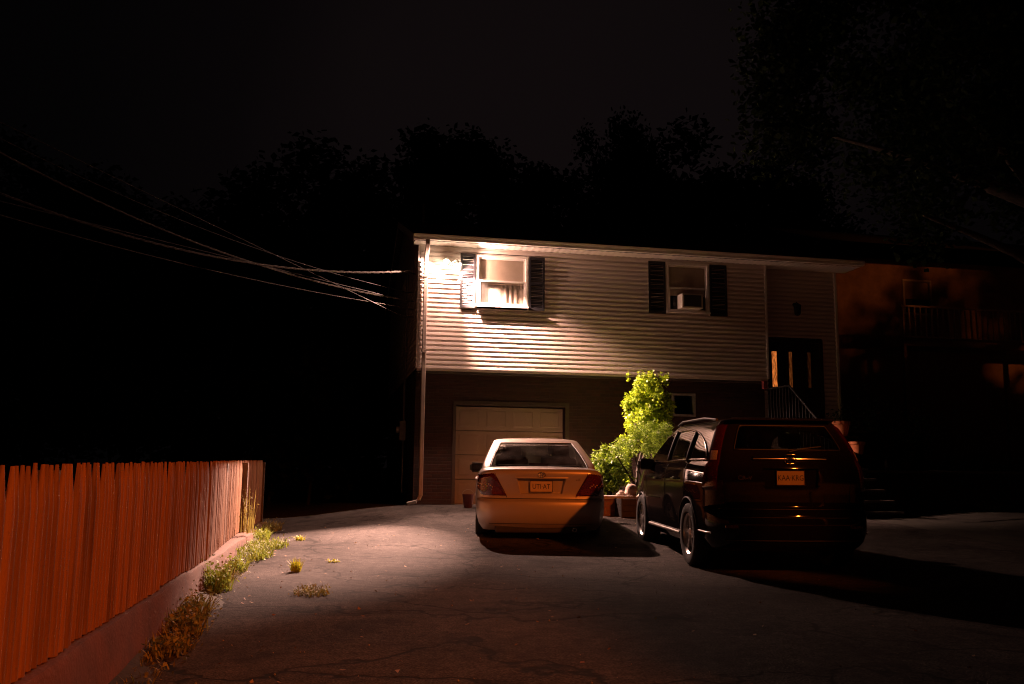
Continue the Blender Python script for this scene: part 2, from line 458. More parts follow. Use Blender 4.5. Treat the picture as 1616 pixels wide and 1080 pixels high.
# ------------------------------------------------------------------ house
HX, HY = 1.742, 18.617
H = empty('house', (HX, HY, 0), 0, 'split level house with pale lap siding over a brick garage level, floodlit at one corner', 'house')

ZB, ZT = 3.165, 5.82
BUTT = 0.024
def course(mb, x0, x1, z0, z1, off=0.0, tr=None):
    """one dutch-lap course, bottom z0, top z1, outward is -y"""
    y = -off
    prof = [(0.002, z0), (y-BUTT, z0), (y-BUTT-0.001, z0+0.048), (y-0.006, z0+0.053), (y-0.003, z0+0.070), (y-0.001, z1), (0.002, z1)]
    a = [(x0, p[0], p[1]) for p in prof]; b = [(x1, p[0], p[1]) for p in prof]
    n = len(prof)
    fs = [(i, i+1, n+i+1, n+i) for i in range(n-1)] + [tuple(range(n)), tuple(reversed(range(n, 2*n)))]
    vs = a + b
    if tr: vs = [tr(p) for p in vs]
    mb.add(vs, fs)
OPEN = [(1.25, 2.37, 4.54, 5.66), (5.60, 6.60, 4.60, 5.73)]
W0 = MB()
nC = 26; pitch = (ZT-ZB)/nC
for k in range(nC):
    z0 = ZB + k*pitch; z1 = z0 + pitch
    segs = [(0.03, 8.0)]
    for (a, b, c, d) in OPEN:
        if z1 > c+0.01 and z0 < d-0.01:
            segs = [q for s in segs for q in ([(s[0], a), (b, s[1])] if s[0] < a and s[1] > b else [s])]
    for s in segs:
        cuts = [s[0]]
        x = s[0] + random.uniform(0.6, 3.6)
        while x < s[1]-0.3:
            cuts.append(x); x += 3.66
        cuts.append(s[1])
        for i in range(len(cuts)-1):
            course(W0, cuts[i], cuts[i+1], z0, z1, 0.0012*(i % 2) + random.uniform(0, 0.0012))
W0.build('siding_wall', M['siding'], H, smooth=25)
# left gable wall (same siding) and other carcass walls
WL = MB()
for k in range(nC):
    z0 = ZB + k*pitch
    course(WL, 0, 8.9, z0, z0+pitch, 0, tr=lambda p: (p[1], p[0]+0.06, p[2]))
WL.add([(0, 0.05, ZT), (0, 8.95, ZT), (0, 4.5, 7.42)], [(0, 2, 1)])
WL.build('gable_wall', M['siding'], H)
cw = MB()
cw.box(-0.02, 0.028, -0.016, 0.03, ZB, ZT)         # corner board front
cw.box(-0.020, 0.0, 0.031, 0.06, ZB, ZT)
cw.build('corner_board', M['siding'], H)
core = MB()
core.box(0.02, 10.0, 8.9, 9.0, 0, ZT)
core.box(9.9, 10.0, 0.36, 8.9, 0, ZT)
core.box(0.02, 7.98, 0.02, 8.9, ZB-0.10, ZB-0.01)    # upper floor slab
core.build('carcass', M['room'], H)
sk = MB()
sk.box(0.0, 8.0, -0.012, 0.135, ZB-0.055, ZB-0.003)
sk.build('starter_strip', M['siding'], H)

# upper room walls behind windows
for (a, b, c, d) in OPEN:
    rm = MB()
    y0, y1 = 0.16, 1.6
    rm.add([(a-.4,y1,c-.4),(b+.4,y1,c-.4),(b+.4,y1,d+.1),(a-.4,y1,d+.1)], [(0,1,2,3)])
    rm.build('room_wall', M['room'], H)

# brick base
B = MB()
by = 0.13
GX0, GX1, GZ1 = 0.875, 3.27, 2.41
BWX0, BWX1, BWZ0, BWZ1 = 5.25, 6.30, 2.27, 2.79
bz1 = ZB-0.06
B.box(0.0, GX0, by, by+0.3, 0.0, bz1)
B.box(GX0, GX1, by, by+0.3, GZ1, bz1)
B.box(GX1, BWX0, by, by+0.3, 0.0, bz1)
B.box(BWX0, BWX1, by, by+0.3, 0.0, BWZ0)
B.box(BWX0, BWX1, by, by+0.3, BWZ1, bz1)
B.box(BWX1, 8.0, by, by+0.3, 0.0, bz1)
B.box(0.0, 0.3, by+0.3, 8.9, 0.0, bz1)
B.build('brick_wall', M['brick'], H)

# garage door
gd = empty('garage_door', (0, 0, 0)); gd.parent = H
tag(gd, 'cream sectional garage door with raised panels')
gy = by+0.17
pn = MB()
rows = 4; cols = 4
gz0 = 0.33
rh = (GZ1-0.012-gz0)/rows; cwid = (GX1-GX0-0.02)/cols
for r_ in range(rows):
    z0 = gz0 + r_*rh; z1 = z0+rh-0.012
    pn.cbox(GX0+0.01, GX1-0.01, gy, gy+0.045, z0, z1, 0.006)
    for c_ in range(cols):
        x0 = GX0+0.01+c_*cwid
        m_ = 0.075
        # raised panel: frustum
        a = [(x0+m_, gy, z0+m_), (x0+cwid-m_, gy, z0+m_), (x0+cwid-m_, gy, z1-m_), (x0+m_, gy, z1-m_)]
        k_ = 0.03
        b_ = [(x0+m_+k_, gy-0.005, z0+m_+k_), (x0+cwid-m_-k_, gy-0.005, z0+m_+k_), (x0+cwid-m_-k_, gy-0.005, z1-m_-k_), (x0+m_+k_, gy-0.005, z1-m_-k_)]
        pn.add(a+b_, [(0,1,5,4),(1,2,6,5),(2,3,7,6),(3,0,4,7),(4,5,6,7)])
pn.build('door_panel', M['garage'], gd)
hd = MB(); hd.tube([((GX0+GX1)/2-0.08, gy-0.015, 0.75), ((GX0+GX1)/2-0.08, gy-0.05, 0.75), ((GX0+GX1)/2+0.08, gy-0.05, 0.75), ((GX0+GX1)/2+0.08, gy-0.015, 0.75)], 0.009)
hd.build('handle', M['metal_black'], gd)
fr = MB()
fr.box(GX0-0.07, GX0-0.001, by-0.022, by-0.002, 0.30, GZ1+0.09)
fr.box(GX1+0.001, GX1+0.09, by-0.022, by-0.002, 0.30, GZ1+0.09)
fr.box(GX0, GX1, by-0.022, by-0.002, GZ1, GZ1+0.09)
fr.build('garage_frame', M['browntrim'], H)
apr = MB(); apr.box(GX0, GX1, by-0.02, by+0.5, 0.2, 0.325)
apr.build('garage_sill', M['concrete'], H)

# roof, soffit, gutter
rf = MB()
ey, ez = -0.40, 5.955
ry, rz = 4.5, 7.56
x0, x1 = -0.16, 10.32
def slab(mb, ya, za, yb, zb, t=0.09):
    vs = [(x0,ya,za),(x1,ya,za),(x1,yb,zb),(x0,yb,zb),(x0,ya,za-t),(x1,ya,za-t),(x1,yb,zb-t),(x0,yb,zb-t)]
    mb.add(vs, [(0,1,2,3),(7,6,5,4),(0,4,5,1),(2,6,7,3),(1,5,6,2),(3,7,4,0)])
n_r = 34
for i in range(n_r):         # overlapping shingle rows, slightly stepped
    t0, t1 = i/n_r, (i+1)/n_r
    for (a, b, c, d) in ((ey, ez, ry, rz), (9.4, ez, ry, rz)):
        ya = a+(c-a)*t0; yb = a+(c-a)*t1; za = b+(d-b)*t0; zb = b+(d-b)*t1
        rf.add([(x0,ya,za+0.010),(x1,ya,za+0.010),(x1,yb,zb),(x0,yb,zb),(x0,ya,za-0.06),(x1,ya,za-0.06),(x1,yb,zb-0.06),(x0,yb,zb-0.06)],
               [(0,1,2,3),(7,6,5,4),(0,4,5,1),(2,6,7,3),(1,5,6,2),(3,7,4,0)])
rf.build('roof', M['shingle'], H)
sf = MB()
nx = 150
prof = []
for i in range(nx+1):
    x = x0+0.03 + (x1-x0-0.06)*i/nx
    prof.append((x, 0.0 if i % 2 else 0.006))
P = [[(x, -0.37, ZT+dz) for x, dz in prof], [(x, 0.35 if x > 8.0 else 0.0, ZT+dz) for x, dz in prof]]
sf.grid(P)
sf.build('soffit', M['soffit'], H)
fz = MB()
fz.box(0.03, 8.0, -0.018, -0.0135, ZT-0.11, ZT-0.008)
fz.build('frieze_board', M['siding'], H)
gt = MB()
gp = [(-0.372, 5.835), (-0.372, 5.95), (-0.375, 5.95), (-0.47, 5.95), (-0.478, 5.944), (-0.472, 5.915), (-0.455, 5.885), (-0.452, 5.835), (-0.372, 5.835)]
gt.add([(x0, p[0], p[1]) for p in gp[:-1]] + [(x1, p[0], p[1]) for p in gp[:-1]],
       [(i, (i+1) % 8, 8+(i+1) % 8, 8+i) for i in range(8)] + [tuple(range(8)), tuple(reversed(range(8, 16)))])
gt.build('gutter', M['soffit'], H)
rk = MB()
for s_ in (0, 1):
    a = (ey, ez) if s_ == 0 else (9.4, ez)
    rk.add([(x0-0.012,a[0],a[1]-0.17),(x0-0.012,a[0],a[1]-0.004),(x0-0.012,ry,rz-0.004),(x0-0.012,ry,rz-0.17),
            (x0-0.002,a[0],a[1]-0.17),(x0-0.002,a[0],a[1]-0.004),(x0-0.002,ry,rz-0.004),(x0-0.002,ry,rz-0.17)],
           [(0,1,2,3),(7,6,5,4),(0,4,5,1),(1,5,6,2),(2,6,7,3),(3,7,4,0)])
rk.build('rake_board', M['soffit'], H)

def rect_pipe(mb, pts, a, b):
    """rectangular section pipe a (x) by b (depth) along pts in yz/xz"""
    rings = []
    for i, p in enumerate(pts):
        p = Vector(p)
        t = (Vector(pts[min(i+1, len(pts)-1)]) - Vector(pts[max(i-1, 0)])).normalized()
        sx = Vector((1, 0, 0)) if abs(t.x) < 0.8 else Vector((0, 1, 0))
        n = t.cross(sx).normalized(); sx = n.cross(t).normalized()
        c = 0.25
        row = []
        for u, v in ((-1+c,-1),(1-c,-1),(1,-1+c),(1,1-c),(1-c,1),(-1+c,1),(-1,1-c),(-1,-1+c)):
            row.append(p + sx*u*a/2 + n*v*b/2)
        rings.append(row)
    mb.grid(rings, closed=True)
ds = MB()
dx = 0.135
rect_pipe(ds, [(dx, -0.41, 5.84), (dx, -0.41, 5.76), (dx, -0.36, 5.70), (dx, -0.18, 5.52), (dx, -0.108, 5.42), (dx, -0.102, 5.2), (dx, -0.102, 3.0), (dx, -0.102, 0.52), (dx-0.03, -0.102, 0.44), (dx-0.11, -0.16, 0.38), (dx-0.28, -0.18, 0.34)], 0.085, 0.078)
M['spout'] = mat('downspout_metal', (0.30, 0.245, 0.21), 0.5, var=0.15, scale=4)
dso = ds.build('downspout', M['spout'], H)
st = MB()
for z in (5.1, 3.5):
    st.box(dx-0.05, dx+0.05, -0.149, -0.143, z, z+0.03)
    st.box(dx-0.05, dx-0.0445, -0.142, -0.025, z, z+0.03)
    st.box(dx+0.0445, dx+0.05, -0.142, -0.025, z, z+0.03)
st.build('strap', M['spout'], dso)

# windows
def hung_window(op, blind_z, curtains):
    a, b, c, d = op
    w = MB()
    t = 0.036
    for (p, q, r, s) in ((a, a+t, c, d), (b-t, b, c, d), (a+t, b-t, d-t, d), (a+t, b-t, c, c+t)):
        w.box(p, q, -0.042, 0.10, r, s)
    w.box(a-0.03, a-0.001, -0.03, -0.014, c-0.03, d+0.03); w.box(b+0.001, b+0.03, -0.03, -0.014, c-0.03, d+0.03)
    w.box(a, b, -0.03, -0.014, d+0.001, d+0.03)
    fo = w.build('window', M['whitetrim'], H)
    s1 = MB(); s1.box(a-0.02, b+0.02, -0.085, -0.0465, c-0.012, c+0.026)
    s1.build('sill', M['whitetrim'], fo)
    mz = (c+d)/2
    sa = MB(); tt = 0.035
    a2, b2 = a+t+0.002, b-t-0.002
    for (z0, z1, y) in ((mz-0.02, d-t-0.002, -0.004), (c+t+0.002, mz+0.02, -0.036)):
        sa.box(a2, a2+tt, y, y+0.03, z0, z1); sa.box(b2-tt, b2, y, y+0.03, z0, z1)
        sa.box(a2+tt, b2-tt, y, y+0.03, z1-tt, z1); sa.box(a2+tt, b2-tt, y, y+0.03, z0, z0+tt)
    sa.build('sash', M['whitetrim'], fo)
    pn = MB()
    pn.add([(a2+tt,0.004,mz),(b2-tt,0.004,mz),(b2-tt,0.004,d-t-tt),(a2+tt,0.004,d-t-tt)], [(0,1,2,3)])
    pn.add([(a2+tt,-0.024,c+t+tt),(b2-tt,-0.024,c+t+tt),(b2-tt,-0.024,mz),(a2+tt,-0.024,mz)], [(0,1,2,3)])
    pn.build('pane', M['glass'], fo)
    bl = MB()
    bl.box(a+t, b-t, 0.030, 0.033, blind_z, d-0.03)
    bl.tube([(a+t, 0.030, blind_z), (b-t, 0.030, blind_z)], 0.008, 8)
    bl.build('blind', M['blind'], fo)
    if curtains:
        P = []
        for z in np.linspace(c+0.02, blind_z+0.05, 5):
            row = []
            for i in range(90):
                u = i/89
                x = a+t + (b-a-2*t)*u
                amp = 0.022 if not (0.24 < u < 0.58) else 0.009
                row.append((x, 0.048 + 0.3*amp*sin(u*42 + 2*sin(u*9)) + 0.006*sin(u*11), z))
            P.append(row)
        cu = MB().grid(P); cu.build('curtain', M['curtain'], fo, smooth=180)
    return fo
hung_window(OPEN[0], 5.05, True)
hung_window(OPEN[1], 5.0, False)
bwm = MB()
for (p, q, r, s) in ((BWX0, BWX0+0.05, BWZ0, BWZ1), (BWX1-0.05, BWX1, BWZ0, BWZ1), (BWX0+.05, BWX1-.05, BWZ1-0.05, BWZ1), (BWX0+.05, BWX1-.05, BWZ0, BWZ0+0.05), ((BWX0+BWX1)/2-.02, (BWX0+BWX1)/2+.02, BWZ0+.05, BWZ1-.05)):
    bwm.box(p, q, by-0.02, by+0.08, r, s)
bwo = bwm.build('basement_window', M['metal_grey'], H)
p_ = MB(); p_.add([(BWX0+.05, by+.05, BWZ0+.05), (BWX1-.05, by+.05, BWZ0+.05), (BWX1-.05, by+.05, BWZ1-.05), (BWX0+.05, by+.05, BWZ1-.05)], [(0,1,2,3)])
p_.build('pane', M['glass'], bwo)

def shutter(xa, xb, za, zb):
    s = MB()
    t = 0.045
    y0, y1 = -0.05, -0.0145
    s.box(xa, xa+t, y0, y1, za, zb); s.box(xb-t, xb, y0, y1, za, zb)
    mid = za + (zb-za)*0.5
    for (z0, z1) in ((za, za+0.06), (zb-0.06, zb), (mid-0.03, mid+0.03)):
        s.box(xa+t, xb-t, y0, y1, z0, z1)
    s.box(xa+t, xb-t, -0.022, y1, za+0.06, zb-0.06)
    for (z0, z1) in ((za+0.06, mid-0.03), (mid+0.03, zb-0.06)):
        n = int((z1-z0)/0.035)
        for i in range(n):
            z = z0 + (z1-z0)*(i+0.5)/n
            s.add([(xa+t, -0.046, z-0.014), (xb-t, -0.046, z-0.014), (xb-t, -0.024, z+0.014), (xa+t, -0.024, z+0.014),
                   (xa+t, -0.040, z-0.016), (xb-t, -0.040, z-0.016)], [(0,1,2,3), (0,4,5,1)])
    s.build('shutter', M['shutter'], H)
shutter(0.885, 1.215, 4.49, 5.68); shutter(2.405, 2.755, 4.49, 5.68)
shutter(5.16, 5.565, 4.56, 5.75); shutter(6.635, 7.05, 4.56, 5.75)

# entry recess
en = MB()
RY = 0.34
en_open = (8.20, 9.62, 2.02, 4.16)
k = 0
zz = 1.95
while zz < ZT-0.01:
    z1 = min(zz+0.102, ZT)
    if z1 > en_open[2] and zz < en_open[3]:
        for s in ((8.0, en_open[0]), (en_open[1], 9.97)):
            course(en, s[0], s[1], zz, z1, 0, tr=lambda p: (p[0], p[1]+RY, p[2]))
    else:
        course(en, 8.0, 9.97, zz, z1, 0, tr=lambda p: (p[0], p[1]+RY, p[2]))
    zz += 0.102
en.box(7.985, 7.999, 0.003, RY, ZB, ZT)
en.build('entry_wall', M['siding'], H)
tb = MB()
tb.box(8.0, 8.05, -0.03, 0.03, ZB, ZT-0.005)
tb.build('corner_post', M['whitetrim'], H)
tb = MB()
tb.box(9.975, 10.03, RY-0.06, RY+0.02, 1.95, ZT-0.005)
tb.build('corner_post', M['whitetrim'], H)
# entry door unit
D = MB()
ox0, ox1, oz0, oz1 = en_open
for (p, q) in ((ox0, ox0+0.07), (ox0+0.47, ox0+0.53), (ox1-0.47, ox1-0.41), (ox1-0.07, ox1)):
    D.box(p, q, RY-0.03, RY+0.10, oz0, oz1)
D.box(ox0+0.07, ox1-0.07, RY-0.028, RY+0.10, oz1-0.08, oz1)
do = D.build('entry_door', M['door'], H)
tag(do, 'dark wooden entry door with three tall narrow lights')
lights = [(8.33, 8.46), (8.69, 8.82), (9.22, 9.33)]
pb = MB()
def panel_with_hole(mb, xa, xb, z0, z1, hx0, hx1, hz0, hz1, y0, y1):
    mb.box(xa, hx0, y0, y1, z0, z1); mb.box(hx1, xb, y0, y1, z0, z1)
    mb.box(hx0, hx1, y0, y1, z0, hz0); mb.box(hx0, hx1, y0, y1, hz1, z1)
hz0, hz1 = 3.02, 3.86
panel_with_hole(pb, ox0+0.07, ox0+0.47, oz0, oz1-0.08, *lights[0], hz0, hz1, RY+0.02, RY+0.06)
panel_with_hole(pb, ox0+0.53, ox1-0.47, oz0, oz1-0.08, lights[1][0]+0.03, lights[1][1]+0.03, hz0, hz1, RY+0.02, RY+0.06)
panel_with_hole(pb, ox1-0.41, ox1-0.07, oz0, oz1-0.08, *lights[2], hz0, hz1, RY+0.02, RY+0.06)
pb.build('door_leaf', M['door'], do)
def litglass(name, s):
    m, nt, b = newmat(name)
    N, L = nt.nodes, nt.links
    tc = N.new('ShaderNodeTexCoord')
    mp = N.new('ShaderNodeMapping'); mp.inputs['Scale'].default_value = (30, 30, 9); L.new(tc.outputs['Object'], mp.inputs['Vector'])
    nz = N.new('ShaderNodeTexNoise'); nz.inputs['Scale'].default_value = 1.3; nz.inputs['Detail'].default_value = 4; L.new(mp.outputs['Vector'], nz.inputs['Vector'])
    cr = N.new('ShaderNodeValToRGB')
    cr.color_ramp.elements[0].position = 0.35; cr.color_ramp.elements[0].color = (0.12, 0.02, 0.003, 1)
    cr.color_ramp.elements[1].position = 0.68; cr.color_ramp.elements[1].color = (1.0, 0.26, 0.05, 1)
    L.new(nz.outputs['Fac'], cr.inputs['Fac'])
    L.new(cr.outputs['Color'], b.inputs['Emission Color'])
    b.inputs['Base Color'].default_value = (0.1, 0.06, 0.04, 1)
    b.inputs['Emission Strength'].default_value = s
    b.inputs['Roughness'].default_value = 0.2
    return m
for i, (xa, xb) in enumerate(lights):
    d_ = 0.03 if i == 1 else 0
    g = MB(); g.box(xa+d_, xb+d_, RY+0.035, RY+0.045, hz0, hz1)
    g.build('door_glass', litglass('lit_glass_%d' % i, (0.75, 0.13, 0.026)[i]), do)
kn = MB(); kn.lathe([(0.0, -0.06), (0.02, -0.058), (0.028, -0.04), (0.02, -0.02), (0.01, -0.01), (0.01, 0.02)], 12, axis='y', c=(8.76, RY, 2.95))
kn.build('handle', M['chrome'], do)

# landing and steps with iron railing
S = empty('entry_steps', (HX, HY, 0), 0, 'brick entry steps with landing rising to the dark front door', 'steps')
s_ = MB()
gzb = 0.2
s_.box(7.95, 10.0, -1.05, 0.33, gzb, 1.93)
n_st = 8
for i in range(n_st):
    z1 = 1.93 - (i+1)*0.205
    y1 = -1.05 - i*0.28
    s_.box(7.95, 9.0, y1-0.28, y1-0.0015, gzb-0.2, z1)
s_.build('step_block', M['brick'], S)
tr_ = MB()
tr_.box(7.93, 10.02, -1.08, 0.335, 1.932, 1.98)
for i in range(n_st):
    z1 = 1.93 - (i+1)*0.205
    y1 = -1.05 - i*0.28
    tr_.box(7.93, 9.02, y1-0.30, y1-0.03, z1+0.002, z1+0.045)
tr_.build('tread', M['concrete'], S)
R = empty('iron_railing', (HX+7.99, HY, 0), 0, 'black iron handrail with thin balusters beside the entry steps', 'railing')
h_ = MB()
rail = [(0, 0.05, 2.92), (0, -1.0, 2.92), (0, -3.2, 1.33), (0, -3.3, 1.2)]
h_.tube(rail, 0.022, 8)
h_.build('handrail', M['metal_black'], R)
for i in range(24):
    y = -0.05 - i*0.135
    zt = 2.92 if y > -1.0 else 2.92 + (y+1.0)*(1.59/2.2)
    zb_ = 1.98 if y > -1.05 else 1.98 - (math.ceil((-1.05-y)/0.28))*0.205
    b_ = MB(); b_.box(-0.008, 0.008, y-0.008, y+0.008, zb_, zt)
    b_.build('baluster', M['metal_black'], R)

# ------------------------------------------------------------------ floodlight
FL = empty('floodlight', (HX+0.69, HY, 5.45), 0, 'lit twin floodlight fixture under the eave beside the shuttered window', 'floodlight')
pl = MB(); pl.lathe([(0.0, -0.045), (0.045, -0.045), (0.058, -0.032), (0.06, -0.014)], 20, axis='y'); pl.build('mounting_plate', M['whitetrim'], FL, smooth=40)
M['bulb'] = emitmat('flood_bulb', (1.0, 0.72, 0.50), 260.0)
FLOOD = []
def flood(dx, dy, dz, aim):
    p0 = Vector((0.0, -0.045, 0.0)); p2 = Vector((dx, dy, dz)); d = Vector(aim).normalized()
    arm = MB(); base = p2 - d*0.12
    arm.tube([p0, (p0+base)/2 + Vector((0, -0.03, 0.0)), base], 0.014, 8)
    rot = Vector((0, 0, 1)).rotation_difference(d).to_matrix().to_4x4()
    T = Matrix.Translation(p2) @ rot
    ho = MB(); ho.lathe([(0.0, -0.135), (0.028, -0.135), (0.034, -0.12), (0.036, -0.085), (0.050, -0.04), (0.056, -0.022)], 18)
    v = [T @ Vector(q) for q in ho.v]; arm.add(v, ho.f)
    ao = arm.build('lamp_holder', M['whitetrim'], FL, smooth=40)
    bu = MB(); bu.lathe([(0.034, -0.030), (0.048, -0.016), (0.052, 0.0), (0.046, 0.012), (0.028, 0.019), (0.0, 0.021)], 18)
    bu.v = [tuple(T @ Vector(q)) for q in bu.v]
    bu.build('bulb', M['bulb'], ao, smooth=180)
    FLOOD.append((Vector((HX+0.69, HY, 5.45)) + p2 + d*0.035, d))
flood(-0.135, -0.20, -0.015, (-0.22, -0.55, -0.74))
flood(0.15, -0.20, -0.075, (0.50, -0.12, -0.80))
def spot(name, loc, d, energy, size, blend, col, rad=0.03):
    L = bpy.data.lights.new(name, 'SPOT'); L.energy = energy; L.spot_size = radians(size); L.spot_blend = blend
    L.color = col; L.shadow_soft_size = rad
    o = bpy.data.objects.new(name, L); link(o); o.location = loc
    o.rotation_euler = Vector(d).to_track_quat('-Z', 'Y').to_euler()
    return o
FC = (1.0, 0.56, 0.43)
L1, L2 = FLOOD[0][0], FLOOD[1][0]
spot('flood_beam', L1, (-0.305, -0.735, -0.605), 25000, 33, 0.75, FC)
spot('flood_beam', L1, (0.08, -0.67, -0.74), 4600, 46, 0.9, FC)
spot('flood_glow', L1, (-0.55, -0.40, -0.73), 900, 168, 0.4, FC)
spot('flood_beam', L2, Vector((HX+2.6, HY-0.26, 3.0))-L2, 20000, 68, 1.0, FC)
spot('flood_glow', L2, (0.74, -0.42, -0.53), 420, 178, 0.25, FC)

# ------------------------------------------------------------------ street lamp behind the camera
SLX, SLY, SLZ = 8.6, -4.4, 7.2
SLP = empty('street_lamp', (SLX+2.2, SLY-1.0, 0), 0, 'wooden utility pole with a sodium street lamp on a metal arm', 'street lamp')
p = MB(); p.tube([(0, 0, -0.2), (0, 0, 5), (0, 0, 10.2)], [0.16, 0.14, 0.11], 14); p.build('pole', M['woodpole'], SLP, smooth=40)
p = MB(); p.tube([(0, 0, 6.7), (-0.8, 0.36, 7.3), (-1.6, 0.72, 7.42), (-2.05, 0.93, 7.4)], 0.03, 10); p.build('arm', M['metal_grey'], SLP, smooth=40)
p = MB(); p.lathe([(0.0, 7.46), (0.14, 7.45), (0.19, 7.40), (0.20, 7.32), (0.17, 7.32), (0.16, 7.38)], 20, c=(-2.2, 1.0, 0)); p.build('lamp_head', M['metal_grey'], SLP, smooth=40)
p = MB(); p.lathe([(0.0, 7.22), (0.08, 7.24), (0.13, 7.30), (0.14, 7.36)], 20, c=(-2.2, 1.0, 0)); p.build('lamp_lens', emitmat('sodium_lens', (1.0, 0.36, 0.06), 40), SLP, smooth=180)
PL = bpy.data.lights.new('sodium_lamp', 'SPOT'); PL.energy = 7000; PL.color = (1.0, 0.175, 0.016); PL.shadow_soft_size = 0.10
PL.spot_size = radians(158); PL.spot_blend = 0.12
po = bpy.data.objects.new('sodium_lamp', PL); link(po); po.location = (SLX, SLY, SLZ-0.02)

# a second street lamp, unseen, added to throw orange patches on the neighbouring house
L2X, L2Y, L2Z = 24.0, 8.0, 9.0
SL2 = empty('street_lamp', (L2X+1.6, L2Y-1.4, 0), 0, 'far wooden pole with a sodium street lamp, added out of view to light the neighbouring house', 'street lamp')
p = MB(); p.tube([(0, 0, -0.2), (0, 0, 5), (0, 0, 10.6)], [0.16, 0.14, 0.11], 14); p.build('pole', M['woodpole'], SL2, smooth=40)
p = MB(); p.tube([(0, 0, 8.6), (-0.6, 0.5, 9.1), (-1.5, 1.3, 9.22)], 0.03, 10); p.build('arm', M['metal_grey'], SL2, smooth=40)
p = MB(); p.lathe([(0.0, 9.28), (0.14, 9.27), (0.19, 9.22), (0.20, 9.14), (0.17, 9.14), (0.16, 9.20)], 20, c=(-1.6, 1.4, 0)); p.build('lamp_head', M['metal_grey'], SL2, smooth=40)
p = MB(); p.lathe([(0.0, 9.04), (0.08, 9.06), (0.13, 9.12), (0.14, 9.18)], 20, c=(-1.6, 1.4, 0)); p.build('lamp_lens', emitmat('added_lens_far', (1.0, 0.36, 0.06), 40), SL2, smooth=180)
PL2 = bpy.data.lights.new('added_lamp_far', 'SPOT'); PL2.energy = 1300; PL2.color = (1.0, 0.23, 0.04); PL2.shadow_soft_size = 0.08
PL2.spot_size = radians(30); PL2.spot_blend = 0.5
po2 = bpy.data.objects.new('added_lamp_far', PL2); link(po2); po2.location = (L2X, L2Y, L2Z)
po2.rotation_euler = (Vector((17.2, 22.6, 5.1)) - Vector((L2X, L2Y, L2Z))).to_track_quat('-Z', 'Y').to_euler()

# ------------------------------------------------------------------ fence and kerb wall
def picket(mb, x, y, z0, z1, w, tilt, yawj):
    """half-round pointed stockade picket, face to +x"""
    prof = [(0.0, -0.5), (0.009, -0.46), (0.017, -0.28), (0.021, 0.0), (0.017, 0.28), (0.009, 0.46), (0.0, 0.5)]
    n = len(prof)
    rows = []
    tip = 0.15
    for z, k in ((z0, 1.0), ((z0+z1)/2, 1.0), (z1-tip, 1.0), (z1-tip*0.45, 0.50), (z1, 0.05)):
        t = (z-z0)/(z1-z0)
        rows.append([(x + px*(0.4+0.6*k) + tilt[0]*t, y + py*w*k + tilt[1]*t + yawj*py*0, z) for px, py in prof])
    b0 = len(mb.v)
    mb.grid(rows)
    # back face
    m = len(rows)
    vs = mb.v[b0:]
    bl = [(r_[0][0]-0.004, r_[0][1], r_[0][2]) for r_ in rows]; br = [(r_[-1][0]-0.004, r_[-1][1], r_[-1][2]) for r_ in rows]
    for i in range(m-1):
        mb.add([bl[i], bl[i+1], br[i+1], br[i]], [(0, 1, 2, 3)])
        mb.add([rows[i][0], rows[i+1][0], bl[i+1], bl[i]], [(0,1,2,3)])
        mb.add([rows[i][-1], br[i], br[i+1], rows[i+1][-1]], [(0,1,2,3)])

FX = -1.07
F = empty('picket_fence', (FX, 0, 0), 0, 'red brown stockade fence of pointed pickets along the driveway edge', 'fence')
def fz_top(y): return 1.093 + 0.0066*(y-3.4)
def fz_bot(y): return 0.345 - 0.0195*(y-3.4)
panels = [(1.2, 2.75, 0.0, 0.0), (2.75, 4.22, 0.005, 0.0), (4.22, 6.35, -0.012, 0.012), (6.35, 7.55, 0.012, 0.0), (7.55, 8.65, -0.004, -0.010), (8.65, 10.9, 0.004, -0.10), (10.9, 13.6, -0.093, -0.08), (13.6, 17.1, -0.165, 0.04)]
for pi_, (ya, yb, xo, dxp) in enumerate(panels):
    mb = MB()
    y = ya + 0.035
    while y < yb - 0.02:
        w = 0.0635 + random.uniform(-0.004, 0.003)
        gap = random.random()
        if gap < 0.05: y += 0.012
        t = (y-ya)/(yb-ya)
        step = 0.025 if pi_ in (3,) else 0.0
        lo = fz_bot(y) + step + random.uniform(-0.006, 0.006)
        picket(mb, xo + dxp*t + random.uniform(-0.004, 0.004), y, lo, fz_top(y) + random.uniform(-0.006, 0.006), w, (random.uniform(-0.006, 0.006), random.uniform(-0.006, 0.006)), 0)
        y += 0.069
    mb.build('picket_panel', M['fence'], F, smooth=50)
    rl = MB()
    for fz_ in (0.22, 0.78):
        z0 = fz_bot(ya)+(fz_top(ya)-fz_bot(ya))*fz_; z1 = fz_bot(yb)+(fz_top(yb)-fz_bot(yb))*fz_
        rl.add([(xo-0.05, ya+.02, z0), (xo-0.01, ya+.02, z0), (xo-0.01, ya+.02, z0+0.07), (xo-0.05, ya+.02, z0+0.07),
                (xo+dxp-0.05, yb-.02, z1), (xo+dxp-0.01, yb-.02, z1), (xo+dxp-0.01, yb-.02, z1+0.07), (xo+dxp-0.05, yb-.02, z1+0.07)],
               [(3,2,1,0), (4,5,6,7), (0,1,5,4), (1,2,6,5), (2,3,7,6), (3,0,4,7)])
    rl.build('rail', M['fence'], F)
for y in (1.2, 2.75, 4.22, 6.35, 7.55, 8.65, 10.9, 13.6, 17.1):
    pmb = MB(); pmb.box(-0.16, -0.075, y-0.045, y+0.045, -0.1, fz_top(y)-0.03)
    pmb.build('post', M['woodpole'], F)
KB = MB()
rows = []
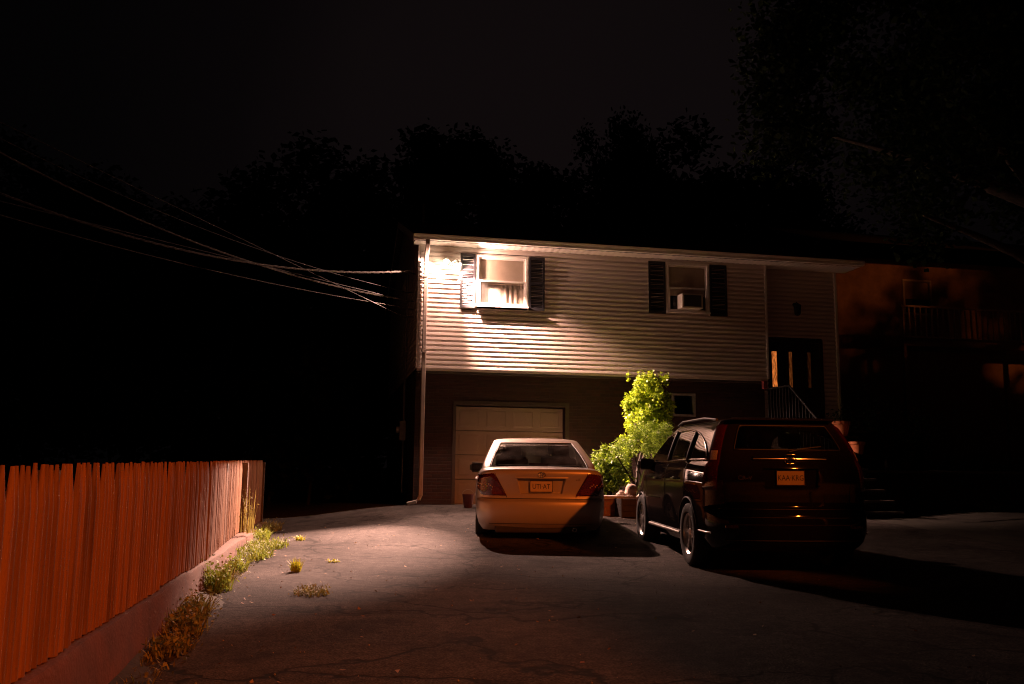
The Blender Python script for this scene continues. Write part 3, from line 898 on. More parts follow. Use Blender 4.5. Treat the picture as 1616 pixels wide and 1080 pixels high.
for y in np.linspace(0.8, 17.0, 90):
    j = 0.008*sin(y*2.1)+0.006*sin(y*5.3)
    zt = fz_bot(y)-0.004 + (0.02 if 6.35 < y < 7.5 else 0.0)
    bulge = 0.03
    lo = gz(FX, y)-0.08
    zt = max(zt, gz(FX, y)+0.03)
    rows.append([(FX-0.15, y, lo), (FX-0.15, y, zt-0.01), (FX-0.02+j, y, zt), (FX+0.035+j, y, zt-0.012), (FX+0.045+j, y, zt-0.04), (FX+0.05+bulge+j, y, lo)])
KB.grid(rows)
o = KB.build('kerb_wall', M['kerb'], smooth=40)
tag(o, 'low concrete retaining kerb under the red brown picket fence', 'kerb wall')

# ------------------------------------------------------------------ vegetation
def quads_mesh(name, V, mats, parent=None, nper=4):
    """V: (N, nper, 3) array of leaf polygons"""
    N = V.shape[0]
    me = bpy.data.meshes.new(name)
    me.vertices.add(N*nper); me.vertices.foreach_set('co', V.reshape(-1).astype(np.float32))
    me.loops.add(N*nper); me.loops.foreach_set('vertex_index', np.arange(N*nper, dtype=np.int32))
    me.polygons.add(N)
    me.polygons.foreach_set('loop_start', np.arange(0, N*nper, nper, dtype=np.int32))
    me.polygons.foreach_set('loop_total', np.full(N, nper, dtype=np.int32))
    me.materials.append(mats)
    me.update(calc_edges=True); me.validate()
    o = bpy.data.objects.new(name, me)
    return link(o, parent)

def leaves(P, size, aspect=0.55, up=0.4, r=None):
    """diamond/hexagon leaves at P (N,3)"""
    r = r or rng
    N = len(P)
    d = r.normal(size=(N, 3)); d[:, 2] = d[:, 2]*0.6
    d /= np.linalg.norm(d, axis=1)[:, None]
    nrm = r.normal(size=(N, 3)); nrm[:, 2] += up
    s = np.cross(d, nrm); s /= (np.linalg.norm(s, axis=1)[:, None]+1e-9)
    sz = size*(0.6+0.8*r.random(N))[:, None]
    a = P - d*sz*0.5
    b = P - d*sz*0.1 + s*sz*aspect*0.5
    c = P + d*sz*0.5
    e = P - d*sz*0.1 - s*sz*aspect*0.5
    return np.stack([a, b, c, e], axis=1)

def blobs(centres, radii, n, shell=0.55, r=None):
    r = r or rng
    k = len(centres)
    w = np.array([np.prod(q)**0.67 if hasattr(q, '__len__') else q**2 for q in radii]); w = w/w.sum()
    idx = r.choice(k, size=n, p=w)
    d = r.normal(size=(n, 3)); d /= np.linalg.norm(d, axis=1)[:, None]
    rad = (shell + (1-shell)*r.random(n))*(0.85+0.3*r.random(n))
    C = np.array(centres)[idx]
    Rr = np.array([q if hasattr(q, '__len__') else (q, q, q) for q in radii])[idx]
    return C + d*rad[:, None]*Rr

def clusters(center, R, k, cr, r=None, low=-1.0):
    """cluster centres inside ellipsoid, biased outwards"""
    r = r or rng
    out = []
    while len(out) < k:
        d = r.normal(size=3); d /= np.linalg.norm(d)
        if d[2] < low: continue
        t = r.random()**0.45
        out.append(np.array(center) + d*t*np.array(R))
    return out, [cr*(0.6+0.7*r.random()) for _ in range(k)]

def trunk_mesh(h, r0, limbs, r=None, lean=(0, 0)):
    r = r or rng
    mb = MB()
    pts = []; rr = []
    for i in range(9):
        t = i/8
        pts.append((lean[0]*t + 0.06*h*0.12*sin(3*t), lean[1]*t + 0.05*h*0.12*cos(4*t), h*t - 0.15)); rr.append(r0*(1.25-t*0.85) if i else r0*1.6)
    mb.tube(pts, rr, 10)
    for (t0, az, l, el) in limbs:
        b = Vector((lean[0]*t0, lean[1]*t0, h*t0-0.15))
        d = Vector((cos(az)*cos(el), sin(az)*cos(el), sin(el)))
        q = []; qr = []
        for i in range(6):
            t = i/5
            q.append(b + d*l*t + Vector((0, 0, 0.12*l*t*t)) + Vector((0.05*l*sin(4*t), 0.05*l*sin(5*t+1), 0)))
            qr.append(r0*0.55*(1-t*0.85))
        mb.tube(q, qr, 7)
    return mb

def make_tree(name, loc, h, R, cz, nleaf, lsize, k, cr, label, group, leafm='leaf_far', seed=1, r0=None, low=-0.8, extra=None):
    r = np.random.default_rng(seed)
    t = empty(name, loc, 0, label, 'tree', group)
    limbs = [(0.45+0.5*r.random(), r.random()*2*pi, (0.55+0.4*r.random())*max(R), 0.3+0.6*r.random()) for _ in range(9)]
    trunk_mesh(cz, r0 or h*0.02, limbs, r).build('trunk', M['bark'], t, smooth=60)
    cs, rs = clusters((0, 0, cz), R, k, cr, r, low)
    if extra:
        cs += [np.array(e[:3]) for e in extra]; rs += [e[3] for e in extra]
    P = blobs(cs, rs, nleaf, 0.25, r)
    P = P[P[:, 2] > 0.15]
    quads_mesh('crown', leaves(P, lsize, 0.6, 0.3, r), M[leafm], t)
    return t

def copy_tree(o, loc, sc, rz, label):
    c = o.copy(); COL.objects.link(c)
    c.location = loc; c.scale = sc; c.rotation_euler = (0, 0, rz); c['label'] = label
    for ch in o.children:
        d = ch.copy(); COL.objects.link(d); d.parent = c
    return c

GB = 'dark trees standing beyond the house'
# two tree kinds, 12 m tall prototypes; each placed by (x, y, height, width)
def far_tree(seed, R, k, cr, loc, label):
    return make_tree('broadleaf_tree', loc, 12.0, R, 12.0-R[2]*0.98, 30000, 0.22, k, cr, label, GB, 'leaf_far', seed, low=-1)
spec = [
 # u(px centre), top px, depth, width scale, label
 (555, 212, 36, 1.25, 'broad round topped tree, the tallest left of the house roof'),
 (690, 238, 38, 0.95, 'rounded tree just behind the left end of the house roof'),
 (800, 243, 40, 1.0, 'flat topped tree rising behind the roof above the shuttered window'),
 (900, 282, 44, 0.8, 'lower wispy tree in the dip between two taller crowns above the roof'),
 (978, 213, 38, 0.62, 'narrow tree with a tall knobbly tip above the middle of the roof'),
 (1045, 258, 42, 0.75, 'small crowned tree beside the narrow tall tipped one above the roof'),
 (1150, 243, 36, 1.1, 'wide tree rising behind the roof above the entry bay'),
 (1265, 262, 40, 1.0, 'dark tree behind the right end of the roof under the overhanging branches'),
 (445, 285, 34, 1.0, 'low tree left of the tall round topped tree beyond the cables'),
 (335, 300, 36, 1.2, 'spreading low tree in the middle of the far tree row beyond the fence'),
 (210, 292, 33, 1.0, 'bushy tree in the far tree row above the sagging cables'),
 (60, 235, 26, 1.05, 'tall sloping tree at the far left end of the tree row'),
 (-40, 200, 25, 0.9, 'tree cut by the left edge of the picture beyond the fence'),
 (560, 470, 30, 0.9, 'low dark tree in the gap between the fence end and the house'),
]
A = radians(11.5)
def uv(u, v, z=0.0):
    return Vector((u*cos(A)+v*sin(A), -u*sin(A)+v*cos(A), z))
protos = []
for i, (px, py, v, ws, lab) in enumerate(spec):
    u = (px-808)/1400*v
    hor = 738 - (808-px)*0.01
    htop = 1.1 + (hor-py)/1400*v*1.0
    loc = uv(u, v, 0.6)
    s = (1.07 if px > 450 else 0.97)*(htop-0.6)/12.0
    if i < 3:
        R = [(4.0, 4.0, 5.9), (3.3, 3.3, 6.0), (3.7, 3.7, 5.8)][i]
        t = far_tree(31+i, R, 70, 1.15, loc, lab); t.scale = (s*ws, s*ws, s); protos.append(t)
    else:
        copy_tree(protos[i % 3], loc, (s*ws, s*ws, s), i*1.3, lab)

# big overhanging tree at right, trunk just outside the frame
BT = make_tree('overhanging_tree', uv(10.4, 15.0, 0.25), 13.0, (5.6, 5.0, 4.4), 8.9, 100000, 0.14, 140, 1.05,
               'huge dark tree overhanging the right side of the house and driveway', None, 'leaf_tree', 77, 0.32, -0.85,
               extra=[(-5.6, 1.0, 6.6+0.5*k_, 0.9) for k_ in range(0, 5)] + [(-6.2, -1.5, 9.2, 0.8), (-6.6, -1.7, 8.8, 0.5)])
# roadside tree off to the right that dapples the street light
RT = make_tree('roadside_tree', (10.0, 1.0, 0.0), 7.0, (2.15, 3.9, 1.6), 5.0, 26000, 0.19, 80, 0.6,
               'leafy roadside tree between the street lamp and the dark end of the driveway', None, 'leaf_tree', 78, 0.13, -0.9)

VT = make_tree('dapple_tree', (22.4, 11.6, 0.0), 9.0, (1.6, 0.9, 0.75), 7.05, 16000, 0.13, 62, 0.36,  # unseen crown added to break the second lamp's light into patches
               'unseen slender tree added to dapple the far street lamp light', None, 'leaf_tree', 79, 0.1, -0.9,
               extra=[(-1.3 + 0.21*i_, 0.3*sin(3*i_), 7.85 + 0.30*((i_*5) % 3) - (0.1 if i_ % 2 else 0.0), 0.36) for i_ in range(16) if i_ not in (4, 9)])
hr = np.random.default_rng(90)
hg = empty('boundary_hedge', (-9.0, 24.0, 0), 0, 'long dark unclipped hedge beyond the end of the fence', 'hedge')
cs = [np.array([hr.uniform(-17, 10.0), hr.normal()*0.8, hr.uniform(0.3, 3.6)]) for _ in range(160)]
Pq = blobs(cs, [0.9]*160, 26000, 0.2, hr); Pq = Pq[Pq[:, 2] > 0.02]
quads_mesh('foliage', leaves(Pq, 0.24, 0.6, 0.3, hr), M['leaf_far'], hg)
mb = MB()
for i in range(27):
    x = -16.5+i; mb.tube([(x, 0, -0.1), (x+0.1, 0.1, 1.2), (x-0.1, 0, 2.6)], [0.05, 0.04, 0.02], 6)
mb.build('stem', M['bark'], hg)

r6 = np.random.default_rng(61)
c6, q6 = clusters((0, 0, 5.0), (1.0, 0.9, 0.85), 50, 0.34, r6)
c7, q7 = clusters((-0.55, 0.0, 4.55), (0.9, 0.9, 0.75), 30, 0.34, r6)
c6 += c7; q6 += q7
for i_ in [q_ for q_ in range(16) if q_ not in (1, 2, 3)]:          # leaf rows that block the lamp's rays, gap left for the licence plate
    c6.append(np.array([-0.78+0.09*i_, 0.12*sin(5*i_), 5.93])); q6.append(0.19)
for i_ in range(13):
    c6.append(np.array([-0.75+0.11*i_, 0.15*sin(3*i_), 5.52])); q6.append(0.22)
for i_ in range(12):
    c6.append(np.array([-1.55+0.07*i_, 0.12*sin(4*i_), 5.22+0.055*i_])); q6.append(0.20)
for i_ in range(10):
    c6.append(np.array([-1.35+0.09*i_, 0.12*sin(4*i_), 4.95+0.04*i_])); q6.append(0.24)
ST = empty('lamp_blocker_tree', (8.5, -2.0, 0), 0, 'unseen small dense tree added to block the street lamp light', 'tree')  # unseen tree, added and shaped to keep lamp light off car and ground
trunk_mesh(4.6, 0.07, [(0.75+0.03*i, i*1.3, 0.9, 0.6) for i in range(6)], r6).build('trunk', M['bark'], ST, smooth=60)
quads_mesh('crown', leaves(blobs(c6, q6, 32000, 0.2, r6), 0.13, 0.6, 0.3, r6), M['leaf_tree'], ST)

# ---- planter with shrubs between the cars
PLX0, PLX1, PLY0, PLY1, PZ = 4.78, 7.6, 15.55, 18.6, 0.60
pw = empty('planter_wall', (0, 0, 0), 0, 'low brick planter wall with pale stone coping between the two cars', 'planter')
mb = MB()
mb.box(PLX0, PLX1, PLY0, PLY0+0.2, 0.05, PZ-0.05); mb.box(PLX0, PLX0+0.2, PLY0+0.2, PLY1, 0.05, PZ-0.05)
mb.box(PLX1-0.2, PLX1, PLY0+0.2, PLY1, 0.05, PZ-0.05)
mb.build('brick_face', M['planterbrick'], pw)
mb = MB(); mb.cbox(PLX0-0.03, PLX1+0.03, PLY0-0.03, PLY0+0.23, PZ-0.048, PZ+0.012, 0.012); mb.cbox(PLX0-0.03, PLX0+0.23, PLY0+0.232, PLY1, PZ-0.048, PZ+0.012, 0.012)
mb.build('coping', M['coping'], pw)
mb = MB()
P = [[(x, y, PZ-0.06+0.03*sin(5*x+3*y)) for x in np.linspace(PLX0+0.2, PLX1-0.2, 24)] for y in np.linspace(PLY0+0.2, PLY1, 24)]
mb.grid(P); mb.build('soil', M['soil'], pw, smooth=180)

def shrub(name, loc, centres, radii, n, ls, leafm, label, stems, aspect=0.55, seed=5, shell=0.35, group=None):
    r = np.random.default_rng(seed)
    t = empty(name, loc, 0, label, 'shrub', group)
    P = blobs(centres, radii, n, shell, r)
    P = P[P[:, 2] > 0.02]
    quads_mesh('foliage', leaves(P, ls, aspect, 0.5, r), M[leafm], t)
    mb = MB()
    for s in stems:
        mb.tube(s, [0.03*(1-0.7*i/(len(s)-1)) for i in range(len(s))], 7)
    mb.build('stem', M['bark'], t, smooth=60)
    return t
# tall round shrub (its base is behind the hedge)
r5 = np.random.default_rng(55)
cs = []; rs = []
for i in range(150):
    d = r5.normal(size=3); d /= np.linalg.norm(d); t_ = r5.random()**0.4
    cs.append((0.05+d[0]*0.55*t_*(1-0.25*max(0, d[2])), d[1]*0.52*t_, 1.74 + d[2]*0.70*t_)); rs.append((0.06+0.08*r5.random(), 0.06+0.08*r5.random(), 0.09+0.13*r5.random()))
for k_ in range(9):
    a_ = r5.random()*6.28; q = 0.15+0.33*r5.random()
    cs.append((0.05+cos(a_)*q, sin(a_)*q, 2.34+0.12*r5.random())); rs.append((0.05, 0.05, 0.16))
for z in np.linspace(0.3, 1.15, 9):
    cs.append((-0.46+0.10*r5.normal()*0.5, -0.05, z)); rs.append(0.12)
stems = [[(-0.25, 0, 0), (-0.2, 0, 0.6), (-0.05, 0, 1.2), (0.05, 0, 1.9)], [(-0.25, 0, 0), (-0.35, -0.02, 0.6), (-0.46, -0.04, 1.1)], [(-0.22, 0, 0.5), (0.1, 0.1, 1.1), (0.3, 0.1, 1.7)], [(-0.1, 0, 1.1), (-0.25, 0, 1.5), (-0.3, 0.05, 2.0)]]
shrub('round_shrub', (6.28, 17.1, PZ-0.07), cs, rs, 9500, 0.070, 'leaf_shrub', 'bright green round topped shrub standing above the clipped hedge', stems, 0.6, 6)
# clipped fine hedge (dome)
r5 = np.random.default_rng(56)
cs = []; rs = []
for i in range(130):
    a_ = r5.random()*2*pi; q = r5.random()**0.5
    x_, y_ = cos(a_)*q, sin(a_)*q
    zt = 1.42*(1-0.42*(x_*x_+y_*y_)**1.5)
    cs.append((x_*0.80, y_*0.62, zt*(0.55+0.45*r5.random()**0.4))); rs.append(0.10)
stems = [[(0.1*k_, 0.05*k_, 0), (0.25*k_, 0.1*k_, 0.4), (0.4*k_, 0.1*k_, 0.85)] for k_ in (-2, -1, 0, 1, 2)]
shrub('clipped_hedge', (6.06, 16.25, PZ-0.07), cs, rs, 15000, 0.042, 'leaf_hedge', 'dense clipped hedge mound with dry brown patches beside the dark car', stems, 0.28, 7)
# broad leaved bush behind sedan
cs = []; rs = []
r5 = np.random.default_rng(57)
for i in range(70):
    d = r5.normal(size=3); d /= np.linalg.norm(d); t_ = r5.random()**0.45
    cs.append((d[0]*0.44*t_, d[1]*0.42*t_, 0.52 + d[2]*0.48*t_)); rs.append(0.10+0.05*r5.random())
stems = [[(0, 0, 0), (0.1*k_, 0.05, 0.3), (0.22*k_, 0.0, 0.7)] for k_ in (-1, 0, 1)]
shrub('broadleaf_bush', (5.28, 16.45, PZ-0.07), cs, rs, 4600, 0.075, 'leaf_broad', 'lower glossy leaved bush in the planter right behind the pale sedan', stems, 0.5, 8)

# rocks on the planter edge
def rock(loc, s, seed, label):
    r = np.random.default_rng(seed)
    bm = bmesh.new(); bmesh.ops.create_icosphere(bm, subdivisions=3, radius=1)
    ph = r.random(9)*6
    for v in bm.verts:
        c = v.co
        k = 1 + 0.22*sin(2.3*c.x+ph[0])*sin(2.7*c.y+ph[1]) + 0.16*sin(4.1*c.z+ph[2]+2*c.x) + 0.08*sin(8*c.x+ph[3])*sin(7*c.y+ph[4])
        v.co = Vector((c.x*s[0]*k, c.y*s[1]*k, max(-0.35*s[2], c.z*s[2]*k)))
    o = MB().bm(bm).build('rock', M['rock'], smooth=60)
    o.location = (loc[0], loc[1], loc[2]+0.35*s[2])
    tag(o, label, 'rock', 'rocks on the planter coping')
rock((5.42, 15.66, PZ+0.012), (0.13, 0.10, 0.14), 3, 'largest pale rock on the planter coping between the cars')
rock((5.60, 15.64, PZ+0.012), (0.09, 0.09, 0.085), 4, 'small pale rock on the planter coping nearest the dark car')
rock((5.235, 15.66, PZ+0.012), (0.08, 0.08, 0.055), 5, 'flat low rock on the planter coping nearest the pale sedan')
# dark wooden tub in front of the planter
tb_ = empty('planter_box', (5.36, 15.33, gz(5.3, 15.3)+0.005), 0, 'dark empty wooden box standing against the brick planter wall', 'box')
mb = MB()
for i in range(3):
    z0 = 0.01+i*0.105
    mb.cbox(-0.27, 0.27, -0.17, -0.145, z0, z0+0.10, 0.004); mb.cbox(-0.27, 0.27, 0.145, 0.17, z0, z0+0.10, 0.004)
    mb.cbox(-0.27, -0.245, -0.143, 0.143, z0, z0+0.10, 0.004); mb.cbox(0.245, 0.27, -0.143, 0.143, z0, z0+0.10, 0.004)
mb.box(-0.24, 0.24, -0.14, 0.14, 0.0, 0.02)
mb.build('box_side', M['darkwood'], tb_)
mb = MB()
for sx in (-0.285, 0.257):
    for sy in (-0.185, 0.157):
        mb.box(sx, sx+0.028, sy, sy+0.028, 0, 0.335)
mb.build('corner_batten', M['darkwood'], tb_)

# ---- weeds
def blades(n, R, h, r, squash=1.0, lean=0.5, w=0.006):
    """curved grass blades as 2-segment strips -> quads (N,4,3)"""
    a = r.random(n)*2*pi; q = R*np.sqrt(r.random(n))
    b = np.stack([q*np.cos(a), q*np.sin(a)*squash, np.zeros(n)], 1)
    az = r.random(n)*2*pi; L = h*(0.45+0.65*r.random(n)); ln = lean*(0.3+r.random(n))
    d = np.stack([np.cos(az)*ln, np.sin(az)*ln, np.ones(n)], 1); d /= np.linalg.norm(d, axis=1)[:, None]
    s = np.stack([-np.sin(az), np.cos(az), np.zeros(n)], 1)*w*(0.6+0.8*r.random(n))[:, None]
    m = b + d*L[:, None]*0.55
    t = b + d*L[:, None] + np.stack([np.cos(az)*ln, np.sin(az)*ln, -0.5*ln], 1)*L[:, None]*0.35
    q1 = np.stack([b-s, b+s, m+s*0.8, m-s*0.8], 1)
    q2 = np.stack([m-s*0.8, m+s*0.8, t+s*0.12, t-s*0.12], 1)
    return np.concatenate([q1, q2], 0)
def weed(loc, R, h, nb, nl, m, label, seed, squash=1.0, ls=0.03, group='weeds along the kerb', lean=0.6, cat='weed', name='weed_clump'):
    r = np.random.default_rng(seed)
    V = [blades(nb, R, h, r, squash, lean)]
    if nl:
        P = r.normal(size=(nl, 3))*np.array([R*0.45, R*0.45*squash, h*0.28]) + np.array([0, 0, h*0.42])
        P[:, 2] = np.abs(P[:, 2])
        V.append(leaves(P, ls, 0.6, 0.6, r))
    o = quads_mesh(name, np.concatenate(V, 0), M[m])
    o.location = loc
    tag(o, label, cat, group)
def gp(x, y): return (x, y, gz(x, y)+0.004)
KX = FX+0.14
weed(gp(KX+0.02, 6.35), 0.17, 0.17, 160, 420, 'weed_dry', 'dark bushy weed clump at the kerb, lowest in the picture', 101, 1.6, 0.03)
weed(gp(KX, 6.95), 0.13, 0.20, 120, 300, 'weed_dry', 'mid sized weed clump leaning on the kerb above the lowest one', 102, 1.3, 0.028)
weed(gp(KX+0.05, 5.75), 0.14, 0.10, 110, 240, 'weed_dry', 'low brown weed mat at the foot of the kerb below the bushy clump', 103, 1.8, 0.028)
weed(gp(KX, 8.35), 0.14, 0.26, 130, 280, 'weed', 'upright leafy green weed where the kerb joint steps', 104, 1.2, 0.036)
weed(gp(KX, 8.9), 0.10, 0.17, 90, 140, 'weed_dry', 'tall stalky dry weed just past the kerb joint', 105, 1.2, 0.026)
weed(gp(KX+0.02, 9.9), 0.13, 0.16, 130, 180, 'weed', 'small green weed between the stalky weed and the long grass strip', 106, 2.2, 0.03)
weed(gp(KX+0.08, 11.3), 0.24, 0.15, 420, 120, 'weed', 'long bright green grass strip along the floodlit kerb', 107, 2.6, 0.03)
weed(gp(KX+0.18, 12.4), 0.28, 0.13, 420, 60, 'weed', 'wide bright green grass patch spreading from the kerb onto the driveway', 108, 1.6, 0.03)
weed(gp(KX+0.0, 13.6), 0.16, 0.20, 200, 120, 'weed', 'upright green weed near the far end of the fence', 109, 1.8, 0.03)
weed(gp(KX+0.05, 15.2), 0.18, 0.20, 200, 120, 'weed_dry', 'dry weed clump at the far end of the fence', 110, 1.8, 0.03)
weed((FX+0.03, 12.6, 0.2), 0.10, 0.62, 26, 70, 'weed_dry', 'tall thin dry weed climbing the floodlit fence panel', 111, 2.0, 0.022, lean=0.15)
# dirt washed against the kerb and the thin growth in it
dr_ = np.random.default_rng(140)
P = []
for y in np.linspace(1.5, 17.0, 150):
    w_ = 0.10 + 0.07*sin(y*1.9) + 0.05*sin(y*5.1+1) + 0.03*dr_.random()
    P.append([(FX+0.06, y, gz(FX, y)+0.045), (FX+0.06+w_*0.5, y, gz(FX, y)+0.028), (FX+0.07+max(0.03, w_), y, gz(FX, y)+0.008)])
o = MB().grid(P).build('soil_strip', M['soil'], smooth=180); tag(o, kind='structure')
V = []
for i in range(420):
    y = 2.0 + 14.8*dr_.random()
    q = blades(3, 0.03, 0.035 + 0.05*dr_.random(), dr_, 1.0, 0.9, 0.004)
    q += np.array([FX + 0.09 + 0.16*dr_.random()**1.5, y, gz(FX, y) + 0.012]); V.append(q)
for i in range(900):
    y = 2.0 + 14.8*dr_.random()
    q = leaves(np.array([[FX + 0.09 + 0.24*dr_.random()**1.6, y, gz(FX, y) + 0.022]]), 0.028, 0.6, 2.0, dr_); V.append(q)
tag(quads_mesh('ground_cover', np.concatenate(V, 0), M['weed_dry']), 'thin dry growth and leaf crumbs along the foot of the kerb', 'ground cover', kind='stuff')
GT = 'weeds growing in the driveway cracks'
weed(gp(-0.29, 9.75), 0.055, 0.15, 90, 0, 'weed_yellow', 'upright yellow grass tuft in the middle of the floodlit driveway', 120, 1, group=GT, lean=0.5, name='grass_tuft', cat='grass tuft')
weed(gp(-0.35, 13.2), 0.06, 0.10, 60, 0, 'weed_yellow', 'farthest small yellow grass tuft on the driveway', 121, 1, group=GT, lean=0.8, name='grass_tuft', cat='grass tuft')
weed(gp(0.10, 10.5), 0.07, 0.05, 50, 20, 'weed_yellow', 'flat yellowish tuft by the driveway crack right of the upright tuft', 122, 0.8, 0.022, group=GT, lean=1.4, name='grass_tuft', cat='grass tuft')
weed(gp(-0.10, 8.05), 0.15, 0.085, 150, 130, 'weed_dry', 'wide low ragged weed patch in the nearest driveway crack', 123, 1.5, 0.026, group=GT, lean=1.0, name='grass_tuft', cat='grass tuft')
weed(gp(-0.85, 11.0), 0.10, 0.05, 60, 30, 'weed_yellow', 'small yellowish tuft on the driveway close to the grass strip', 124, 1, 0.02, group=GT, lean=1.2, name='grass_tuft', cat='grass tuft')
# litter (dry leaves) and pebbles: nobody could count them
r = np.random.default_rng(9)
n = 240
P = np.stack([-0.9+r.random(n)**1.6*7.5, 3.5+r.random(n)*12, np.zeros(n)], 1)
P[:, 2] = [gz(p[0], p[1])+0.016 for p in P]
V = leaves(P, 0.035, 0.6, 3.0, r); V[:, :, 2] = np.clip(V[:, :, 2], P[:, 2][:, None]-0.004, P[:, 2][:, None]+0.014)
tag(quads_mesh('leaf_litter', V, M['deadleaf']), 'scattered dry leaf scraps lying on the asphalt driveway', 'leaf litter', kind='stuff')
pm = MB()
for i in range(420):
    x = -0.9+r.random()**1.3*8; y = 3.4+r.random()**1.4*11; s = 0.003+0.006*r.random()**2; z = gz(x, y)+0.006
    pm.add([(x-s, y, z), (x, y-s, z), (x+s, y, z), (x, y+s, z), (x, y, z+s), (x, y, z-s)], [(0,1,4),(1,2,4),(2,3,4),(3,0,4),(1,0,5),(2,1,5),(3,2,5),(0,3,5)])
tag(pm.build('gravel', M['pebble']), 'loose grit scattered over the asphalt driveway', 'gravel', kind='stuff')
one = leaves(np.array([[0.0, 0, 0]]), 0.085, 0.5, 5.0, r); one[:, :, 2] = np.array([[0.0, 0.012, 0.004, 0.010]])
lf = quads_mesh('dry_leaf', one, M['deadleaf']); lf.location = gp(0.40, 4.95); lf.location.z += 0.012
tag(lf, 'single curled dry leaf on the dark asphalt nearest the camera', 'leaf')

# ------------------------------------------------------------------ cars
def interp(tab, z):
    if z <= tab[0][0]: return tab[0][1]
    for (a, b), (c, d) in zip(tab, tab[1:]):
        if z <= c:
            t = (z-a)/(c-a)
            return b + (d-b)*t
    return tab[-1][1]
def smooth_interp(tab, z):
    """monotone-ish cubic through points"""
    n = len(tab)
    if z <= tab[0][0]: return tab[0][1]
    if z >= tab[-1][0]: return tab[-1][1]
    for i in range(n-1):
        if tab[i][0] <= z <= tab[i+1][0]:
            x0_, y0_ = tab[i]; x1_, y1_ = tab[i+1]
            h = x1_-x0_
            def sl(k):
                if k == 0: return (tab[1][1]-tab[0][1])/(tab[1][0]-tab[0][0])
                if k == n-1: return (tab[-1][1]-tab[-2][1])/(tab[-1][0]-tab[-2][0])
                a = (tab[k][1]-tab[k-1][1])/(tab[k][0]-tab[k-1][0]); b = (tab[k+1][1]-tab[k][1])/(tab[k+1][0]-tab[k][0])
                return 0 if a*b <= 0 else 2*a*b/(a+b)
            t = (z-x0_)/h
            return (2*t**3-3*t**2+1)*y0_ + (t**3-2*t**2+t)*h*sl(i) + (-2*t**3+3*t**2)*y1_ + (t**3-t**2)*h*sl(i+1)

class Shell:
    """waterline loft: ring outline at each height z"""
    def __init__(s, w, rear, front, rad, L, bow=0.05, tap_r=0.05, tap_f=0.10, warp=None, nR=28, nC=8, nS=80):
        s.w, s.rear, s.front, s.rad, s.L, s.bow, s.tr, s.tf, s.warp = w, rear, front, rad, L, bow, tap_r, tap_f, warp
        s.nR, s.nC, s.nS = nR, nC, nS
    def plan(s, y):
        a = max(0, (1.3-y)/1.3); b = max(0, (y-(s.L-1.4))/1.4)
        return 1 - s.tr*a*a - s.tf*b*b
    def par(s, z):
        return smooth_interp(s.w, z), smooth_interp(s.rear, z), smooth_interp(s.front, z), smooth_interp(s.rad, z)
    def ring(s, z, k=1.0, dy=0.0, lift=0.0):
        w, y0, y1, r = s.par(z)
        w *= k; y0 += dy; y1 -= dy; r = min(r, w*0.9)
        bow = s.bow
        pts = []
        for i in range(s.nR+1):
            x = -(w-r) + 2*(w-r)*i/s.nR
            pts.append((x, y0 + bow*(x/w)**2))
        yc = y0 + bow*((w-r)/w)**2
        for i in range(1, s.nC):
            a = -pi/2 + pi/2*i/s.nC
            pts.append((w-r+r*cos(a), yc + r + r*sin(a)))
        yf = y1 - bow*((w-r)/w)**2
        for i in range(s.nS+1):
            pts.append((w, yc+r + (yf-r-yc-r)*i/s.nS))
        for i in range(1, s.nC):
            a = pi/2*i/s.nC
            pts.append((w-r+r*cos(a), yf - r + r*sin(a)))
        for i in range(s.nR+1):
            x = (w-r) - 2*(w-r)*i/s.nR
            pts.append((x, y1 - bow*(x/w)**2))
        for i in range(1, s.nC):
            a = pi/2 + pi/2*i/s.nC
            pts.append((-(w-r)+r*cos(a), yf-r+r*sin(a)))
        for i in range(s.nS+1):
            pts.append((-w, yf-r - (yf-r-yc-r)*i/s.nS))
        for i in range(1, s.nC):
            a = pi + pi/2*i/s.nC
            pts.append((-(w-r)+r*cos(a), yc+r+r*sin(a)))
        out = []
        for x, y in pts:
            zz = z + lift
            if s.warp: zz = s.warp(x, y, zz)
            out.append((x*s.plan(y), y, zz))
        return out
    def rear_pt(s, x, z, off=0.0):
        w, y0, y1, r = s.par(z)
        xx = x / s.plan(y0)
        ax = abs(xx)
        if ax <= w-r: y = y0 + s.bow*(xx/w)**2
        else:
            yc = y0 + s.bow*((w-r)/w)**2
            q = min(1, (ax-(w-r))/r)
            y = yc + r*(1-sqrt(max(0, 1-q*q)))
        zz = s.warp(xx, y, z) if s.warp else z
        return (x, y-off, zz)
    def side_pt(s, y, z, side=-1, off=0.0):
        w, y0, y1, r = s.par(z)
        yc = y0 + s.bow*((w-r)/w)**2
        x = w
        if y < yc + r:
            q = (yc+r-y)/r
            x = w-r + r*sqrt(max(0, 1-q*q))
        yf = y1 - s.bow*((w-r)/w)**2
        if y > yf - r:
            q = min(1, (y-yf+r)/r); x = w-r+r*sqrt(max(0, 1-q*q))
        zz = s.warp(x, y, z) if s.warp else z
        return (side*(x*s.plan(y)+off), y, zz)

def apply_bool(obj, cutters):
    for c in cutters:
        md = obj.modifiers.new('cut', 'BOOLEAN'); md.operation = 'DIFFERENCE'; md.object = c; md.solver = 'EXACT'
        try: md.material_mode = 'INDEX'
        except Exception: pass
    bpy.context.view_layer.update()
    dg = bpy.context.evaluated_depsgraph_get()
    me = bpy.data.meshes.new_from_object(obj.evaluated_get(dg))
    obj.modifiers.clear()
    obj.data = me
    for c in cutters: bpy.data.objects.remove(c)
    me.polygons.foreach_set('use_smooth', [True]*len(me.polygons))
    me.set_sharp_from_angle(angle=radians(32))

